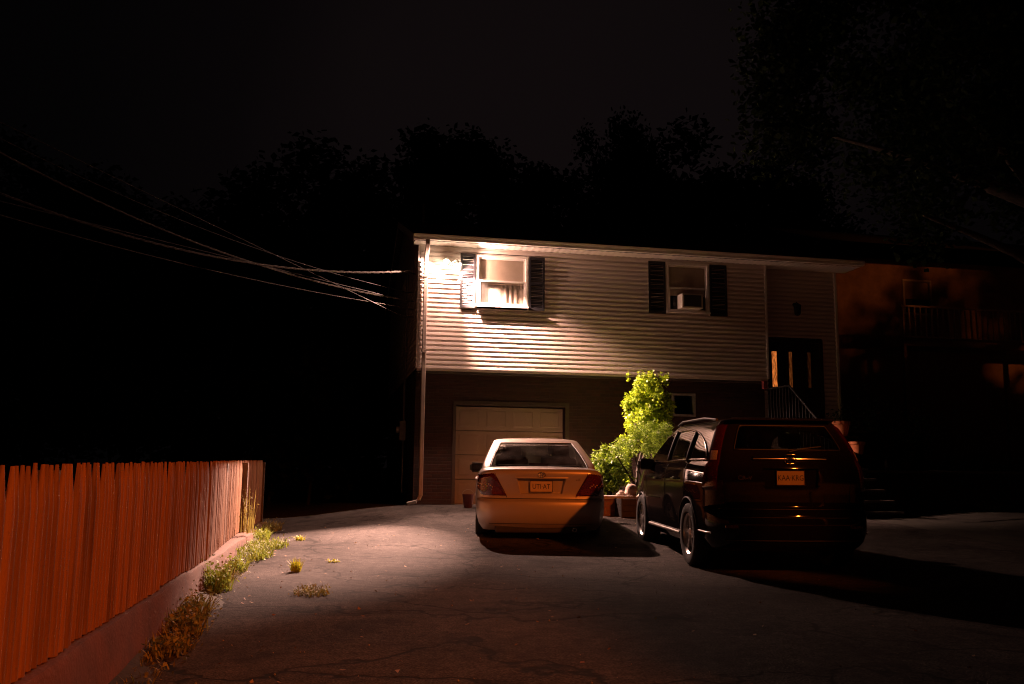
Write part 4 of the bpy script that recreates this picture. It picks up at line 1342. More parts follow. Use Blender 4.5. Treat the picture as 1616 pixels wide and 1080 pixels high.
def cyl_cutter(x0, x1, y, z, r, n=40):
    mb = MB(); mb.lathe([(r, x0), (r, x1)], n, axis='x', c=(0, y, z))
    mb.f.append(list(range(n))[::-1]); mb.m.append(0); mb.f.append(list(range(n, 2*n))); mb.m.append(0)
    mb.m = [1]*len(mb.f)
    return mb

def wheel(name, parent, x, y, r, rr, side, spokes, width=0.21):
    w = empty(name, (0, 0, 0)); w.parent = parent; w.location = (x, y, r)
    s = side
    ty = MB(); hw = width/2
    prof = [(rr, -hw*0.85), (rr+0.02, -hw*0.98), (r-0.03, -hw), (r-0.008, -hw*0.85), (r, -hw*0.6), (r, hw*0.6), (r-0.008, hw*0.85), (r-0.03, hw), (rr+0.02, hw*0.98), (rr, hw*0.85)]
    ty.lathe(prof, 44, axis='x'); ty.build('tyre', M['rubber'], w, smooth=40)
    rm = MB()
    rm.lathe([(rr, -hw*0.8*s), (rr, hw*0.86*s), (rr-0.012, hw*0.88*s), (rr-0.028, hw*0.70*s), (rr-0.035, -hw*0.7*s)], 44, axis='x')
    xo = hw*0.72*s
    rm.lathe([(0.0, xo+0.012*s), (0.03, xo+0.012*s), (0.06, xo), (0.068, xo-0.03*s)], 20, axis='x')
    for k in range(spokes):
        a = 2*pi*k/spokes + 0.3
        d = Vector((0, cos(a), sin(a))); t = Vector((0, -sin(a), cos(a)))
        pts = []
        for rad, half, xx in ((0.05, 0.022, xo-0.004*s), (rr*0.55, 0.018, xo-0.004*s), (rr-0.02, 0.030, xo-0.002*s)):
            pts.append([d*rad - t*half + Vector((xx, 0, 0)), d*rad + t*half + Vector((xx, 0, 0)), d*rad + t*half*0.9 + Vector((xx-0.03*s, 0, 0)), d*rad - t*half*0.9 + Vector((xx-0.03*s, 0, 0))])
        rm.grid(pts, closed=True)
    rm.build('rim', M['alloy'], w, smooth=35)
    br = MB(); br.lathe([(0.0, 0), (0.13, 0), (0.13, -0.02*s), (0.0, -0.02*s)], 30, axis='x'); br.build('brake_disc', M['metal_grey'], w)
    return w

def patch(surf, outline, off, thick, n=7):
    """surf(u,v,off)->pt ; outline: list of (u,v_low,v_high) columns -> curved solid patch"""
    front = []; back = []
    for (u, v0, v1) in outline:
        fr_ = []; bk = []
        for i in range(n):
            v = v0+(v1-v0)*i/(n-1)
            e = 0.0
            if i in (0, n-1): e = -thick*0.8
            fr_.append(surf(u, v, off+e)); bk.append(surf(u, v, -thick))
        front.append(fr_); back.append(bk)
    mb = MB(); mb.grid(front)
    mb.grid([[back[k][0] for k in range(len(back))], [front[k][0] for k in range(len(front))]])
    mb.grid([[front[k][-1] for k in range(len(front))], [back[k][-1] for k in range(len(back))]])
    mb.grid([front[0], back[0]]); mb.grid([back[-1], front[-1]])
    return mb

def car_shell(root, low, zs, top, gh, gzs, roof, paint, belt_foot, cuts):
    """lower body (closed, booleaned) and greenhouse grids"""
    rings = [low.ring(z) for z in zs]
    zb = zs[-1]
    for (k, dy, lift) in top: rings.append(low.ring(zb, k, dy, lift))
    mb = MB(); mb.grid(rings, closed=True)
    n = len(rings[0])
    mb.f.append(list(reversed(range(n)))); mb.m.append(0)
    mb.f.append(list(range((len(rings)-1)*n, len(rings)*n))); mb.m.append(0)
    # cabin floor inside the greenhouse footprint
    w, y0, y1, r = gh.par(gzs[0])
    for i, f in enumerate(mb.f):
        c = np.mean([mb.v[q] for q in f], axis=0)
        if c[2] > zb-0.02 and abs(c[0]) < w-0.05 and y0+0.06 < c[1] < y1-0.06 and i >= (len(zs)-1)*n: mb.m[i] = 1
    o = mb.build('body', [M[paint], M['cabin']], root, fix=True)
    cobs = []
    for c in cuts:
        cobs.append(c.build('cutter', [M[paint], M['cabin']], root, fix=True))
    apply_bool(o, cobs)
    return o

def greenhouse(root, gh, gzs, roof, paint, classify, glass, names):
    rings = [gh.ring(z) for z in gzs]
    zb = gzs[-1]
    for (k, dy, lift) in roof: rings.append(gh.ring(zb, k, dy, lift))
    n = len(rings[0])
    body = MB(); gl = {}
    body.v = [p for r_ in rings for p in r_]
    faces = {}
    for i in range(len(rings)-1):
        for j in range(n):
            a = i*n+j; b = i*n+(j+1) % n
            f = (a, b, b+n, a+n)
            c = np.mean([body.v[q] for q in f], axis=0)
            key = classify(c, i, j) if i < len(gzs)-1 else None
            if key is None: body.f.append(list(f)); body.m.append(0)
            else: faces.setdefault(key, []).append(f)
    body.f.append(list(range((len(rings)-1)*n, len(rings)*n))); body.m.append(0)
    V = body.v
    o = body.build('roof', M[paint], root, smooth=40, fix=False)
    me = o.data
    bm = bmesh.new(); bm.from_mesh(me); bmesh.ops.delete(bm, geom=[v for v in bm.verts if not v.link_faces], context='VERTS'); bm.to_mesh(me); bm.free()
    for key, fs in faces.items():
        ids = sorted({q for f in fs for q in f}); mp = {q: k for k, q in enumerate(ids)}
        g = MB(); g.add([V[q] for q in ids], [[mp[q] for q in f] for f in fs])
        g.build(names[key], M[glass], root, smooth=180)
    return o

def seat_set(root, rows, zfloor, w):
    for (y, h, back_h) in rows:
        for sx in (-1, 1):
            mb = MB()
            x = sx*w
            mb.cbox(x-0.24, x+0.24, y-0.06, y+0.06, zfloor, zfloor+back_h, 0.04)
            mb.cbox(x-0.13, x+0.13, y-0.08, y+0.02, zfloor+back_h+0.03, zfloor+back_h+0.20, 0.035)
            mb.tube([(x-0.05, y-0.03, zfloor+back_h-0.02), (x-0.05, y-0.03, zfloor+back_h+0.05)], 0.007, 6)
            mb.tube([(x+0.05, y-0.03, zfloor+back_h-0.02), (x+0.05, y-0.03, zfloor+back_h+0.05)], 0.007, 6)
            mb.build('seat', M['seatcloth'], root, smooth=50)

def mirror(root, p, side, paint, s=1.0):
    bm = bmesh.new(); bmesh.ops.create_cube(bm, size=1)
    for v in bm.verts:
        v.co = Vector((v.co.x*0.22*s, v.co.y*0.12*s*(1.0 if v.co.x*side < 0 else 0.7), v.co.z*0.15*s*(1.0 if v.co.x*side > 0 else 0.85)))
    bmesh.ops.bevel(bm, geom=list(bm.edges), offset=0.035*s, segments=3, affect='EDGES')
    mb = MB().bm(bm); mb.v = [(q[0]+p[0]+side*0.10*s, q[1]+p[1], q[2]+p[2]) for q in mb.v]
    mb.tube([(p[0]-side*0.03, p[1]+0.03, p[2]-0.07), (p[0]+side*0.04, p[1]+0.01, p[2]-0.04)], 0.022, 8)
    o = mb.build('mirror', M[paint], root, smooth=50)
    g = MB(); x0 = p[0]+side*0.02*s; x1 = p[0]+side*0.185*s
    y = p[1]-0.0615*s
    g.add([(x0, y, p[2]-0.05*s), (x1, y, p[2]-0.05*s), (x1, y, p[2]+0.05*s), (x0, y, p[2]+0.05*s)], [(0,1,2,3)])
    g.build('mirror_glass', M['lens_dark'], o)

def plate(root, body, z, y, text, tsize, tilt=0.0):
    pl = MB(); pl.cbox(-0.152, 0.152, -0.003, 0.003, -0.076, 0.076, 0.002)
    o = pl.build('licence_plate', M['plate'], root)
    o.location = (0, y, z); o.rotation_euler = (tilt, 0, 0)
    f = MB(); t = 0.007
    for (a, b, c, d) in ((-0.155, 0.155, 0.072, 0.079), (-0.155, 0.155, -0.079, -0.072), (-0.155, -0.148, -0.0718, 0.0718), (0.148, 0.155, -0.0718, 0.0718)):
        f.box(a, b, -0.008, -0.0035, c, d)
    f.build('plate_frame', M['chrome'], o)
    T = Matrix.Translation((0, -0.0045, -0.004)) @ Matrix.Rotation(pi/2, 4, 'X')
    text_mesh('plate_lettering', text, tsize, M['platetext'], o, T, 0.001, 0.82)
    T2 = Matrix.Translation((0, -0.0045, 0.058)) @ Matrix.Rotation(pi/2, 4, 'X')
    return o

# ---------------- sedan
def build_sedan(loc, heading, pitch):
    root = empty('sedan', loc, 0, 'pale champagne four door sedan parked nose in before the garage door', 'car')
    root.rotation_euler = (pitch, 0, heading)
    L = 4.81
    def warp(x, y, z):
        k = max(0, (z-0.45)/0.6)
        hood = sst(3.25, 4.75, y)
        z2 = z - 0.30*hood*k
        z2 -= 0.05*sst(0.6, 3.0, y)*k           # belt drops forward a little
        if y < 0.25 and z > 0.98: z2 += 0.012*(1 - y/0.25)   # deck lip
        return z2
    low = Shell(w=[(0.20, .80), (0.30, .86), (0.45, .892), (0.62, .90), (0.78, .893), (0.92, .868), (0.99, .845), (1.03, .805)],
                rear=[(0.20, .16), (0.27, .07), (0.33, .03), (0.42, .005), (0.55, .0), (0.605, .012), (0.625, .035), (0.64, .062), (0.70, .068), (0.80, .060), (0.92, .040), (0.99, .025), (1.03, .045)],
                front=[(0.20, 4.70), (0.35, 4.80), (0.55, 4.81), (0.70, 4.77), (0.9, 4.64), (1.03, 4.50)],
                rad=[(0.2, .22), (0.5, .26), (0.62, .26), (0.8, .24), (1.03, .20)], L=L, bow=0.075, tap_r=0.035, tap_f=0.10, warp=warp)
    zs = [0.20, 0.25, 0.30, 0.36, 0.42, 0.48, 0.55, 0.59, 0.605, 0.615, 0.625, 0.634, 0.645, 0.66, 0.70, 0.74, 0.80, 0.86, 0.92, 0.96, 0.99, 1.01, 1.03]
    top = [(0.975, 0.012, 0.010), (0.94, 0.035, 0.018), (0.85, 0.08, 0.027), (0.6, 0.2, 0.036), (0.3, 0.4, 0.042), (0.1, 0.5, 0.044)]
    gh = Shell(w=[(1.0, .815), (1.08, .80), (1.2, .755), (1.32, .70), (1.40, .66), (1.44, .635)],
               rear=[(1.0, .52), (1.06, .60), (1.2, .90), (1.32, 1.20), (1.40, 1.42), (1.44, 1.56)],
               front=[(1.0, 3.60), (1.1, 3.40), (1.25, 3.08), (1.38, 2.78), (1.44, 2.60)],
               rad=[(1.0, .10), (1.2, .10), (1.44, .11)], L=9, bow=0.06, tap_r=0.02, tap_f=0.0, nR=36, nC=7, nS=90,
               warp=lambda x, y, z: z - 0.05*sst(0.6, 3.0, y)*max(0, (1.44-z)/0.44))
    gzs = list(np.linspace(1.0, 1.44, 30))
    roof = [(0.97, 0.03, 0.010), (0.9, 0.09, 0.022), (0.75, 0.2, 0.034), (0.5, 0.3, 0.042), (0.2, 0.42, 0.047)]
    # cutters: wheel arches and plate recess
    cuts = []
    for y in (1.08, 3.80):
        for sd in (-1, 1):
            cuts.append(cyl_cutter(min(sd*0.60, sd*1.2), max(sd*0.60, sd*1.2), y, 0.34, 0.355))
    rc = MB()
    def rq(y, e): return [(-0.300-e, y, 0.705-e*0.3), (0.300+e, y, 0.705-e*0.3), (0.345+e, y, 0.925+e*0.2), (-0.345-e, y, 0.925+e*0.2)]
    rc.add(rq(-0.1, 0.03) + rq(0.125, -0.03), [(0,1,2,3), (7,6,5,4), (0,4,5,1), (1,5,6,2), (2,6,7,3), (3,7,4,0)])
    cuts.append(rc)
    car_shell(root, low, zs, top, gh, gzs, roof, 'paint_sedan', None, cuts)
    nS, nC, nR = gh.nS, gh.nC, gh.nR
    def classify(c, i, j):
        t = (i+0.5)/29
        if j < nR:
            u = abs((j+0.5)/nR*2-1)
            if 0.06 < t < 0.93 and u < 0.975: return 'rear'
        seg = nR+nC
        if seg <= j < seg+nS or 2*seg+nS+nR-nR <= j: pass
        side = None
        if seg <= j < seg+nS: side = 'sideR'; u = (j-seg+0.5)/nS
        elif 2*seg+nS <= j - nC*0 and (seg+nS+nC+nR+nC) <= j < (seg+nS+nC+nR+nC+nS): side = 'sideL'; u = 1-(j-(seg+nS+nC+nR+nC)+0.5)/nS
        if side and 0.13 < t < 0.90:
            if 0.10 < u < 0.50 or 0.53 < u < 0.975:
                return side
        if seg+nS+nC <= j < seg+nS+nC+nR:
            u = abs((j-(seg+nS+nC)+0.5)/nR*2-1)
            if 0.06 < t < 0.95 and u < 0.98: return 'front'
        return None
    greenhouse(root, gh, gzs, roof, 'paint_sedan', classify, 'glass_sedan', {'rear': 'rear_window', 'sideL': 'side_window', 'sideR': 'side_window', 'front': 'windscreen'})
    # seal round the rear window
    def gpt(u, t, off=0.004):
        z = 1.0+0.44*t
        w, y0, y1, r = gh.par(z)
        return gh.rear_pt(u*(w-r)*gh.plan(y0), z, off)
    loop = [gpt(u, 0.065) for u in np.linspace(-0.965, 0.965, 24)] + [gpt(0.975, t) for t in np.linspace(0.08, 0.92, 14)] + [gpt(u, 0.93) for u in np.linspace(0.965, -0.965, 24)] + [gpt(-0.975, t) for t in np.linspace(0.92, 0.08, 14)]
    loop.append(loop[0])
    sl = MB(); sl.tube(loop, 0.008, 6); sl.build('window_seal', M['seal'], root, smooth=180)
    # parcel shelf
    ps = MB(); ps.box(-0.60, 0.60, 0.75, 1.25, 1.075, 1.085); ps.build('parcel_shelf', M['cabin'], root)
    seat_set(root, [(1.42, 0, 0.16), (2.35, 0, 0.18)], 1.02, 0.36)
    # third brake light on the shelf
    b3 = MB(); b3.cbox(-0.14, 0.14, 0.80, 0.86, 1.087, 1.115, 0.008); b3.build('brake_light', M['lamp_dark'], root)
    # tail lights
    for sd in (-1, 1):
        def surf(u, v, off): 
            x, y, z = low.rear_pt(sd*u, v, 0)
            p = Vector((x, y, z))
            # outward direction
            q = Vector(low.rear_pt(sd*(u-0.01), v, 0)); tz = Vector(low.rear_pt(sd*u, v+0.01, 0)) - p
            n = (p-q).cross(tz); n.normalize()
            if n.y > 0: n = -n
            return tuple(p + n*off)
        outl = []
        for u in np.linspace(0.475, 0.853, 16):
            lo_ = 0.675
            hi = 0.985
            # slanted inner edge
            t = (u-0.475)/(0.635-0.475)
            if t < 1: hi = 0.70 + (0.985-0.70)*max(0.02, t)
            if u > 0.80: lo_ = 0.675+ (u-0.80)*1.4; hi = 0.985-(u-0.80)*0.3
            outl.append((u, lo_, hi))
        mb = patch(surf, outl, 0.014, 0.02, 9)
        o = mb.build('tail_light', M['lamp_red'], root, smooth=40, fix=True)
        rv = patch(surf, [(u, 0.70, 0.70+min(0.085, (u-0.50)*1.2)) for u in np.linspace(0.53, 0.66, 7)], 0.018, 0.0, 5)
        rv.build('reverse_light', M['lamp_dark'], o, smooth=40, fix=True)
        ts = MB()
        for k_ in range(9):
            u = 0.66+0.022*k_
            p_ = surf(u, 0.80+0.02*((k_*7) % 5)/2, 0.019)
            ts.lathe([(0.0, -0.006), (0.008, -0.003), (0.010, 0.003)], 8, axis='y', c=p_)
        ts.build('reflector', M['lamp_clear'], o, smooth=180)
    # bumper / boot shut lines
    def seamline(pts, r_=0.005):
        mb = MB(); mb.tube(pts, r_, 6); mb.build('shut_line', M['seal'], root, smooth=180)
    seamline([low.rear_pt(x, 0.641, 0.001) for x in np.linspace(-0.80, 0.80, 41)], 0.006)
    seamline([low.rear_pt(x, 0.30, 0.001) for x in np.linspace(-0.70, 0.70, 31)], 0.004)
    for sd in (-1, 1):
        seamline([low.rear_pt(sd*(0.47 + 0.16*min(1, max(0, (z-0.69)/0.29))), z, 0.001) for z in np.linspace(0.655, 0.99, 14)], 0.004)
    # bumper lower black apron and exhaust
    ap = MB(); ap.cbox(-0.62, 0.62, 0.10, 0.26, 0.17, 0.27, 0.02); ap.build('rear_apron', M['plasticblack'], root)
    ex = MB(); ex.lathe([(0.022, 0.06), (0.027, 0.06), (0.027, 0.4), (0.022, 0.4)], 16, axis='y', c=(0.45, 0.0, 0.22)); ex.build('exhaust_pipe', M['chrome'], root, smooth=40)
    # plate, garnish, badge, lettering
    plate(root, None, 0.81, 0.098, 'UTI\u00b7AT', 0.096)
    gn = MB(); gn.add([low.rear_pt(x, 0.945, 0.004) for x in np.linspace(-0.36, 0.36, 13)] + [low.rear_pt(x, 0.925, 0.012) for x in np.linspace(-0.36, 0.36, 13)] + [low.rear_pt(x, 0.918, -0.004) for x in np.linspace(-0.36, 0.36, 13)],
                      [(i, i+1, 14+i, 13+i) for i in range(12)] + [(13+i, 14+i, 27+i, 26+i) for i in range(12)])
    gn.build('boot_garnish', M['paint_sedan'], root, smooth=60)
    bd = MB()
    yb = low.rear_pt(0, 0.972)[1]-0.006
    def oval(rx, rz, cz, tr_):
        return [(rx*cos(a), yb-0.001, 0.972+cz+rz*sin(a)) for a in np.linspace(0, 2*pi, 29)]
    bd.tube(oval(0.052, 0.036, 0, 0), 0.0045, 6); bd.tube(oval(0.030, 0.013, 0.010, 0), 0.0035, 6); bd.tube(oval(0.014, 0.033, 0, 0), 0.0035, 6)
    bd.build('badge', M['chrome'], root, smooth=180)
    T = Matrix.Translation((0.50, low.rear_pt(0.5, 0.90)[1]-0.002, 0.905)) @ Matrix.Rotation(pi/2, 4, 'X')
    text_mesh('boot_lettering', 'LE', 0.045, M['chrome'], root, T, 0.002, 1.3)
    # flank: handles, moulding, door lines
    for sd in (-1, 1):
        for y in (1.75, 2.85):
            h = MB(); a = low.side_pt(y, 0.86, sd, 0.012); 
            h.tube([low.side_pt(y-0.10, 0.86, sd, 0.0), low.side_pt(y-0.08, 0.862, sd, 0.026), low.side_pt(y+0.08, 0.862, sd, 0.026), low.side_pt(y+0.10, 0.86, sd, 0.0)], 0.013, 8)
            h.build('door_handle', M['paint_sedan'], root, smooth=60)
        md = MB(); md.tube([low.side_pt(y, 0.60, sd, 0.004) for y in np.linspace(1.5, 3.35, 16)], 0.014, 8); md.build('side_moulding', M['paint_sedan'], root, smooth=60)
        for yy in (1.32, 2.30, 3.38):
            mb = MB(); mb.tube([low.side_pt(yy + (0.25*max(0, 0.62-z) if yy == 1.32 else 0), z, sd, 0.0005) for z in np.linspace(0.28, 1.02, 14)], 0.004, 6); mb.build('shut_line', M['seal'], root, smooth=180)
        mirror(root, low.side_pt(3.12, 1.03, sd, -0.02), sd, 'plasticblack', 1.15)
        for y in (1.08, 3.80):
            wheel('wheel', root, sd*0.785, y, 0.325, 0.205, sd, 7)
    ub = MB(); ub.box(-0.60, 0.60, 0.5, 4.4, 0.17, 0.24); ub.build('underbody', M['plasticblack'], root)
    for sd in (-1, 1):
        hl = MB(); hl.cbox(min(sd*0.42, sd*0.78), max(sd*0.42, sd*0.78), 4.50, 4.70, 0.60, 0.74, 0.03)
        hl.build('headlight', M['lamp_clear'], root, smooth=50)
    return root
sed = build_sedan((2.90, 12.10, 0.030), radians(-10.0), radians(1.6)); sed.scale = (1.03, 1.0, 1.0)

# ---------------- suv
def build_suv(loc, heading, pitch):
    root = empty('suv', loc, 0, 'black sport utility vehicle with tall corner tail lights parked beside the pale sedan', 'car')
    root.rotation_euler = (pitch, 0, heading)
    L = 4.52
    def warp(x, y, z):
        k = max(0, (z-0.5)/0.68)
        z2 = z - 0.30*sst(3.3, 4.5, y)*k
        z2 -= 0.05*sst(0.8, 3.2, y)*k
        return z2
    low = Shell(w=[(0.24, .80), (0.34, .87), (0.48, .905), (0.70, .91), (0.90, .905), (1.06, .885), (1.14, .865), (1.18, .84)],
                rear=[(0.24, .16), (0.32, .05), (0.40, .015), (0.50, .0), (0.60, .005), (0.66, .03), (0.68, .065), (0.72, .085), (0.85, .085), (1.0, .080), (1.10, .088), (1.18, .11)],
                front=[(0.24, 4.42), (0.4, 4.51), (0.6, 4.52), (0.8, 4.48), (1.0, 4.36), (1.18, 4.15)],
                rad=[(0.24, .25), (0.5, .30), (0.8, .26), (1.18, .2)], L=L, bow=0.075, tap_r=0.035, tap_f=0.10, warp=warp)
    zs = [0.24, 0.29, 0.34, 0.40, 0.45, 0.50, 0.56, 0.62, 0.645, 0.66, 0.67, 0.68, 0.69, 0.70, 0.72, 0.76, 0.82, 0.88, 0.94, 1.0, 1.05, 1.10, 1.14, 1.18]
    top = [(0.97, 0.015, 0.008), (0.9, 0.06, 0.014), (0.6, 0.3, 0.02), (0.3, 0.6, 0.024), (0.1, 0.8, 0.025)]
    gh = Shell(w=[(1.14, .845), (1.25, .82), (1.4, .765), (1.52, .71), (1.60, .66), (1.63, .63)],
               rear=[(1.14, .105), (1.25, .135), (1.4, .20), (1.52, .27), (1.58, .30), (1.63, .33)],
               front=[(1.14, 3.62), (1.25, 3.38), (1.4, 3.06), (1.52, 2.78), (1.63, 2.52)],
               rad=[(1.14, .18), (1.63, .18)], L=9, bow=0.06, tap_r=0.035, tap_f=0.0, nR=44, nC=8, nS=150,
               warp=lambda x, y, z: z - 0.05*sst(0.8, 3.2, y)*max(0, (1.63-z)/0.49))
    NZ = 44
    gzs = list(np.linspace(1.14, 1.63, NZ))
    roof = [(0.97, 0.02, 0.012), (0.9, 0.07, 0.024), (0.75, 0.2, 0.036), (0.5, 0.4, 0.044), (0.2, 0.6, 0.048)]
    cuts = []
    for y in (0.96, 3.58):
        for sd in (-1, 1):
            cuts.append(cyl_cutter(min(sd*0.60, sd*1.2), max(sd*0.60, sd*1.2), y, 0.37, 0.395))
    rc = MB()
    def rq(y, e): return [(-0.30-e, y, 0.90-e), (0.30+e, y, 0.90-e), (0.32+e, y, 1.115+e*0.2), (-0.32-e, y, 1.115+e*0.2)]
    rc.add(rq(-0.1, 0.02) + rq(0.125, -0.02), [(0,1,2,3), (7,6,5,4), (0,4,5,1), (1,5,6,2), (2,6,7,3), (3,7,4,0)])
    cuts.append(rc)
    car_shell(root, low, zs, top, gh, gzs, roof, 'paint_suv', None, cuts)
    nS, nC, nR = gh.nS, gh.nC, gh.nR
    YM, YH, ZL, ZH = 1.93, 1.52, 1.205, 0.375
    def arch(y):
        q = abs((y-YM)/YH)
        if q >= 1: return ZL
        e = 2.2 if y < YM else 2.0
        return ZL - 0.04*sst(0.8, 3.2, y) + ZH*(1-q**e)**(0.62)
    def classify(c, i, j):
        x, y, z = c
        t = (i+0.5)/(NZ-1)
        if j < nR:
            u = abs((j+0.5)/nR*2-1)
            if 0.35 < t < 0.88 and u < 0.97: return 'rear'
            return None
        s0 = nR+nC
        f0 = s0+nS+nC
        l0 = f0+nR+nC
        if (s0 <= j < s0+nS) or (l0 <= j < l0+nS):
            zl = ZL - 0.045*sst(0.8, 3.2, y)
            if zl < z < arch(y) and abs(y-YM) < YH-0.01:
                for pc in (1.16, 2.12):
                    if abs(y-pc-0.05*(z-1.3)) < (0.045): return None
                return 'sideR' if x > 0 else 'sideL'
        if f0 <= j < f0+nR and 0.08 < t < 0.95 and abs((j-f0+0.5)/nR*2-1) < 0.97: return 'front'
        return None
    greenhouse(root, gh, gzs, roof, 'paint_suv', classify, 'glass_suv', {'rear': 'rear_window', 'sideL': 'side_window', 'sideR': 'side_window', 'front': 'windscreen'})
    def gsp(y, z, sd, off):
        zz = z + 0.05*sst(0.8, 3.2, y)*max(0, (1.63-z)/0.49)
        return gh.side_pt(y, zz, sd, off)
    for sd in (-1, 1):
        ys = YM + YH*np.sin(np.linspace(-pi/2, pi/2, 60))*0.992
        ar = [gsp(y, arch(y), sd, 0.003) for y in ys]
        bt = [gsp(y, ZL - 0.045*sst(0.8, 3.2, y), sd, 0.003) for y in np.linspace(YM+YH*0.99, YM-YH*0.99, 30)]
        mb = MB(); mb.tube(ar+bt+[ar[0]], 0.011, 6); mb.build('window_trim', M['chrome'], root, smooth=180)
        for pc in (1.16, 2.12):
            mb = MB(); mb.tube([gsp(pc+0.05*(z-1.3), z, sd, 0.001) for z in np.linspace(ZL-0.03, arch(pc), 8)], 0.03, 6); mb.build('door_pillar', M['seal'], root, smooth=180)
        # tall corner tail lights: lower and upper part in one lens
        def surfc(u, v, off):
            sh = gh if v > 1.16 else low
            vv = v
            w, y0, y1, r = sh.par(vv)
            ang = u   # corner angle 0 = rear, 1 = side
            yc = y0 + sh.bow*((w-r)/w)**2
            a = -pi/2 + pi/2*ang
            x = (w-r + (r+off)*cos(a)); y = yc + r + (r+off)*sin(a)
            zz = sh.warp(x, y, vv) if sh.warp else vv
            return (sd*x*sh.plan(y), y, zz)
        outl = []
        mb = MB()
        fr_ = []
        for u in np.linspace(0.42, 0.92, 9):
            lo_ = 0.86 + 0.10*max(0, 0.45-u)
            fr_.append([surfc(u, v, 0.016 if 0 < k_ < 23 else -0.01) for k_, v in enumerate(np.linspace(lo_, 1.60, 24))])
        fr_ = [[surfc(0.40, v, -0.01) for v in np.linspace(0.88, 1.60, 24)]] + fr_ + [[surfc(0.95, v, -0.01) for v in np.linspace(0.88, 1.60, 24)]]
        mb.grid(fr_)
        o = mb.build('tail_light', M['lamp_red'], root, smooth=60)
        mb = MB(); mb.grid([[surfc(u, v, 0.019) for v in np.linspace(1.20, 1.30, 5)] for u in np.linspace(0.5, 0.8, 6)]); mb.build('reverse_light', M['lamp_clear'], o, smooth=60)
        # door handles
        for y in (1.55, 2.55):
            h = MB(); h.tube([low.side_pt(y-0.10, 0.99, sd, 0.0), low.side_pt(y-0.08, 0.992, sd, 0.028), low.side_pt(y+0.08, 0.992, sd, 0.028), low.side_pt(y+0.10, 0.99, sd, 0.0)], 0.014, 8)
            h.build('door_handle', M['paint_suv'], root, smooth=60)
        for yy in (1.12, 2.10, 3.22):
            mb = MB(); mb.tube([low.side_pt(yy + (0.3*max(0, 0.75-z) if yy == 1.12 else 0), z, sd, 0.0005) for z in np.linspace(0.36, 1.17, 14)], 0.004, 6); mb.build('shut_line', M['seal'], root, smooth=180)
        sl = MB(); sl.tube([low.side_pt(y, 0.335, sd, 0.010) for y in np.linspace(1.42, 3.12, 20)], 0.022, 8); sl.build('sill_trim', M['alloy'], root, smooth=60)
        for (y0_, y1_) in ((0.30, 0.55),):
            sl = MB(); sl.tube([low.side_pt(y, 0.43, sd, 0.004) for y in np.linspace(y0_-0.1, y1_-0.02, 8)], 0.010, 8); sl.build('bumper_trim', M['alloy'], root, smooth=60)
        mirror(root, low.side_pt(3.05, 1.19, sd, -0.02), sd, 'plasticblack', 1.1)
        for y in (0.96, 3.58):
            wheel('wheel', root, sd*0.80, y, 0.355, 0.235, sd, 5, 0.225)
        # wheel arch lips
        for y in (0.96, 3.58):
            pts = []
            for a in np.linspace(0.05*pi, 0.95*pi, 24):
                yy = y + 0.40*cos(a); z_ = 0.37+0.40*sin(a)
                pts.append(low.side_pt(yy, z_, sd, 0.002))
            mb = MB(); mb.tube(pts, 0.012, 6); mb.build('arch_lip', M['plasticblack'], root, smooth=180)
        # bumper reflector and lower lamp
        rf_ = MB(); rf_.cbox(min(sd*0.56, sd*0.74), max(sd*0.56, sd*0.74), low.rear_pt(sd*0.65, 0.50)[1]-0.006, low.rear_pt(sd*0.65, 0.50)[1]+0.03, 0.485, 0.52, 0.005)
        rf_.build('bumper_reflector', M['lamp_dark'], root)
        rr_ = MB(); rr_.tube([(sd*0.60, 0.75, 1.655), (sd*0.61, 1.2, 1.69), (sd*0.60, 2.3, 1.69), (sd*0.58, 2.6, 1.65)], 0.016, 8); rr_.build('roof_rail', M['plasticblack'], root, smooth=60)
    # rear window seal, wiper, spoiler
    def gpt(u, t, off=0.004):
        z = 1.14+0.49*t
        w, y0, y1, r = gh.par(z)
        return gh.rear_pt(u*(w-r)*gh.plan(y0), z, off)
    loop = [gpt(u, 0.35) for u in np.linspace(-0.96, 0.96, 24)] + [gpt(0.97, t) for t in np.linspace(0.37, 0.86, 12)] + [gpt(u, 0.885) for u in np.linspace(0.96, -0.96, 24)] + [gpt(-0.97, t) for t in np.linspace(0.86, 0.37, 12)]
    loop.append(loop[0])
    sl = MB(); sl.tube(loop, 0.009, 6); sl.build('window_seal', M['seal'], root, smooth=180)
    wp = MB(); wp.tube([gpt(0.0, 0.31, 0.02), gpt(0.25, 0.38, 0.025), gpt(0.62, 0.43, 0.018)], 0.008, 6); wp.build('rear_wiper', M['plasticblack'], root, smooth=60)
    sp_ = MB()
    rows_ = []
    for x in np.linspace(-0.56, 0.56, 17):
        b_ = 0.05*(x/0.56)**2
        rows_.append([(x, 0.42+b_, 1.668), (x, 0.30+b_, 1.664), (x, 0.225+b_, 1.645), (x, 0.22+b_, 1.632), (x, 0.32+b_, 1.618)])
    sp_.grid(rows_); sp_.build('roof_spoiler', M['paint_suv'], root, smooth=50)
    # chrome garnish strip, emblem, lettering
    gn = MB()
    gx = np.linspace(-0.40, 0.40, 25)
    gn.grid([[gh.rear_pt(x, z_, o_) for x in gx] for z_, o_ in ((1.238, 0.0), (1.235, 0.016), (1.212, 0.020), (1.199, 0.012), (1.194, 0.0))])
    gn.build('tailgate_garnish', M['chrome'], root, smooth=60)
    em = MB()
    zc = 1.214; yb = gh.rear_pt(0, 1.214)[1]-0.026
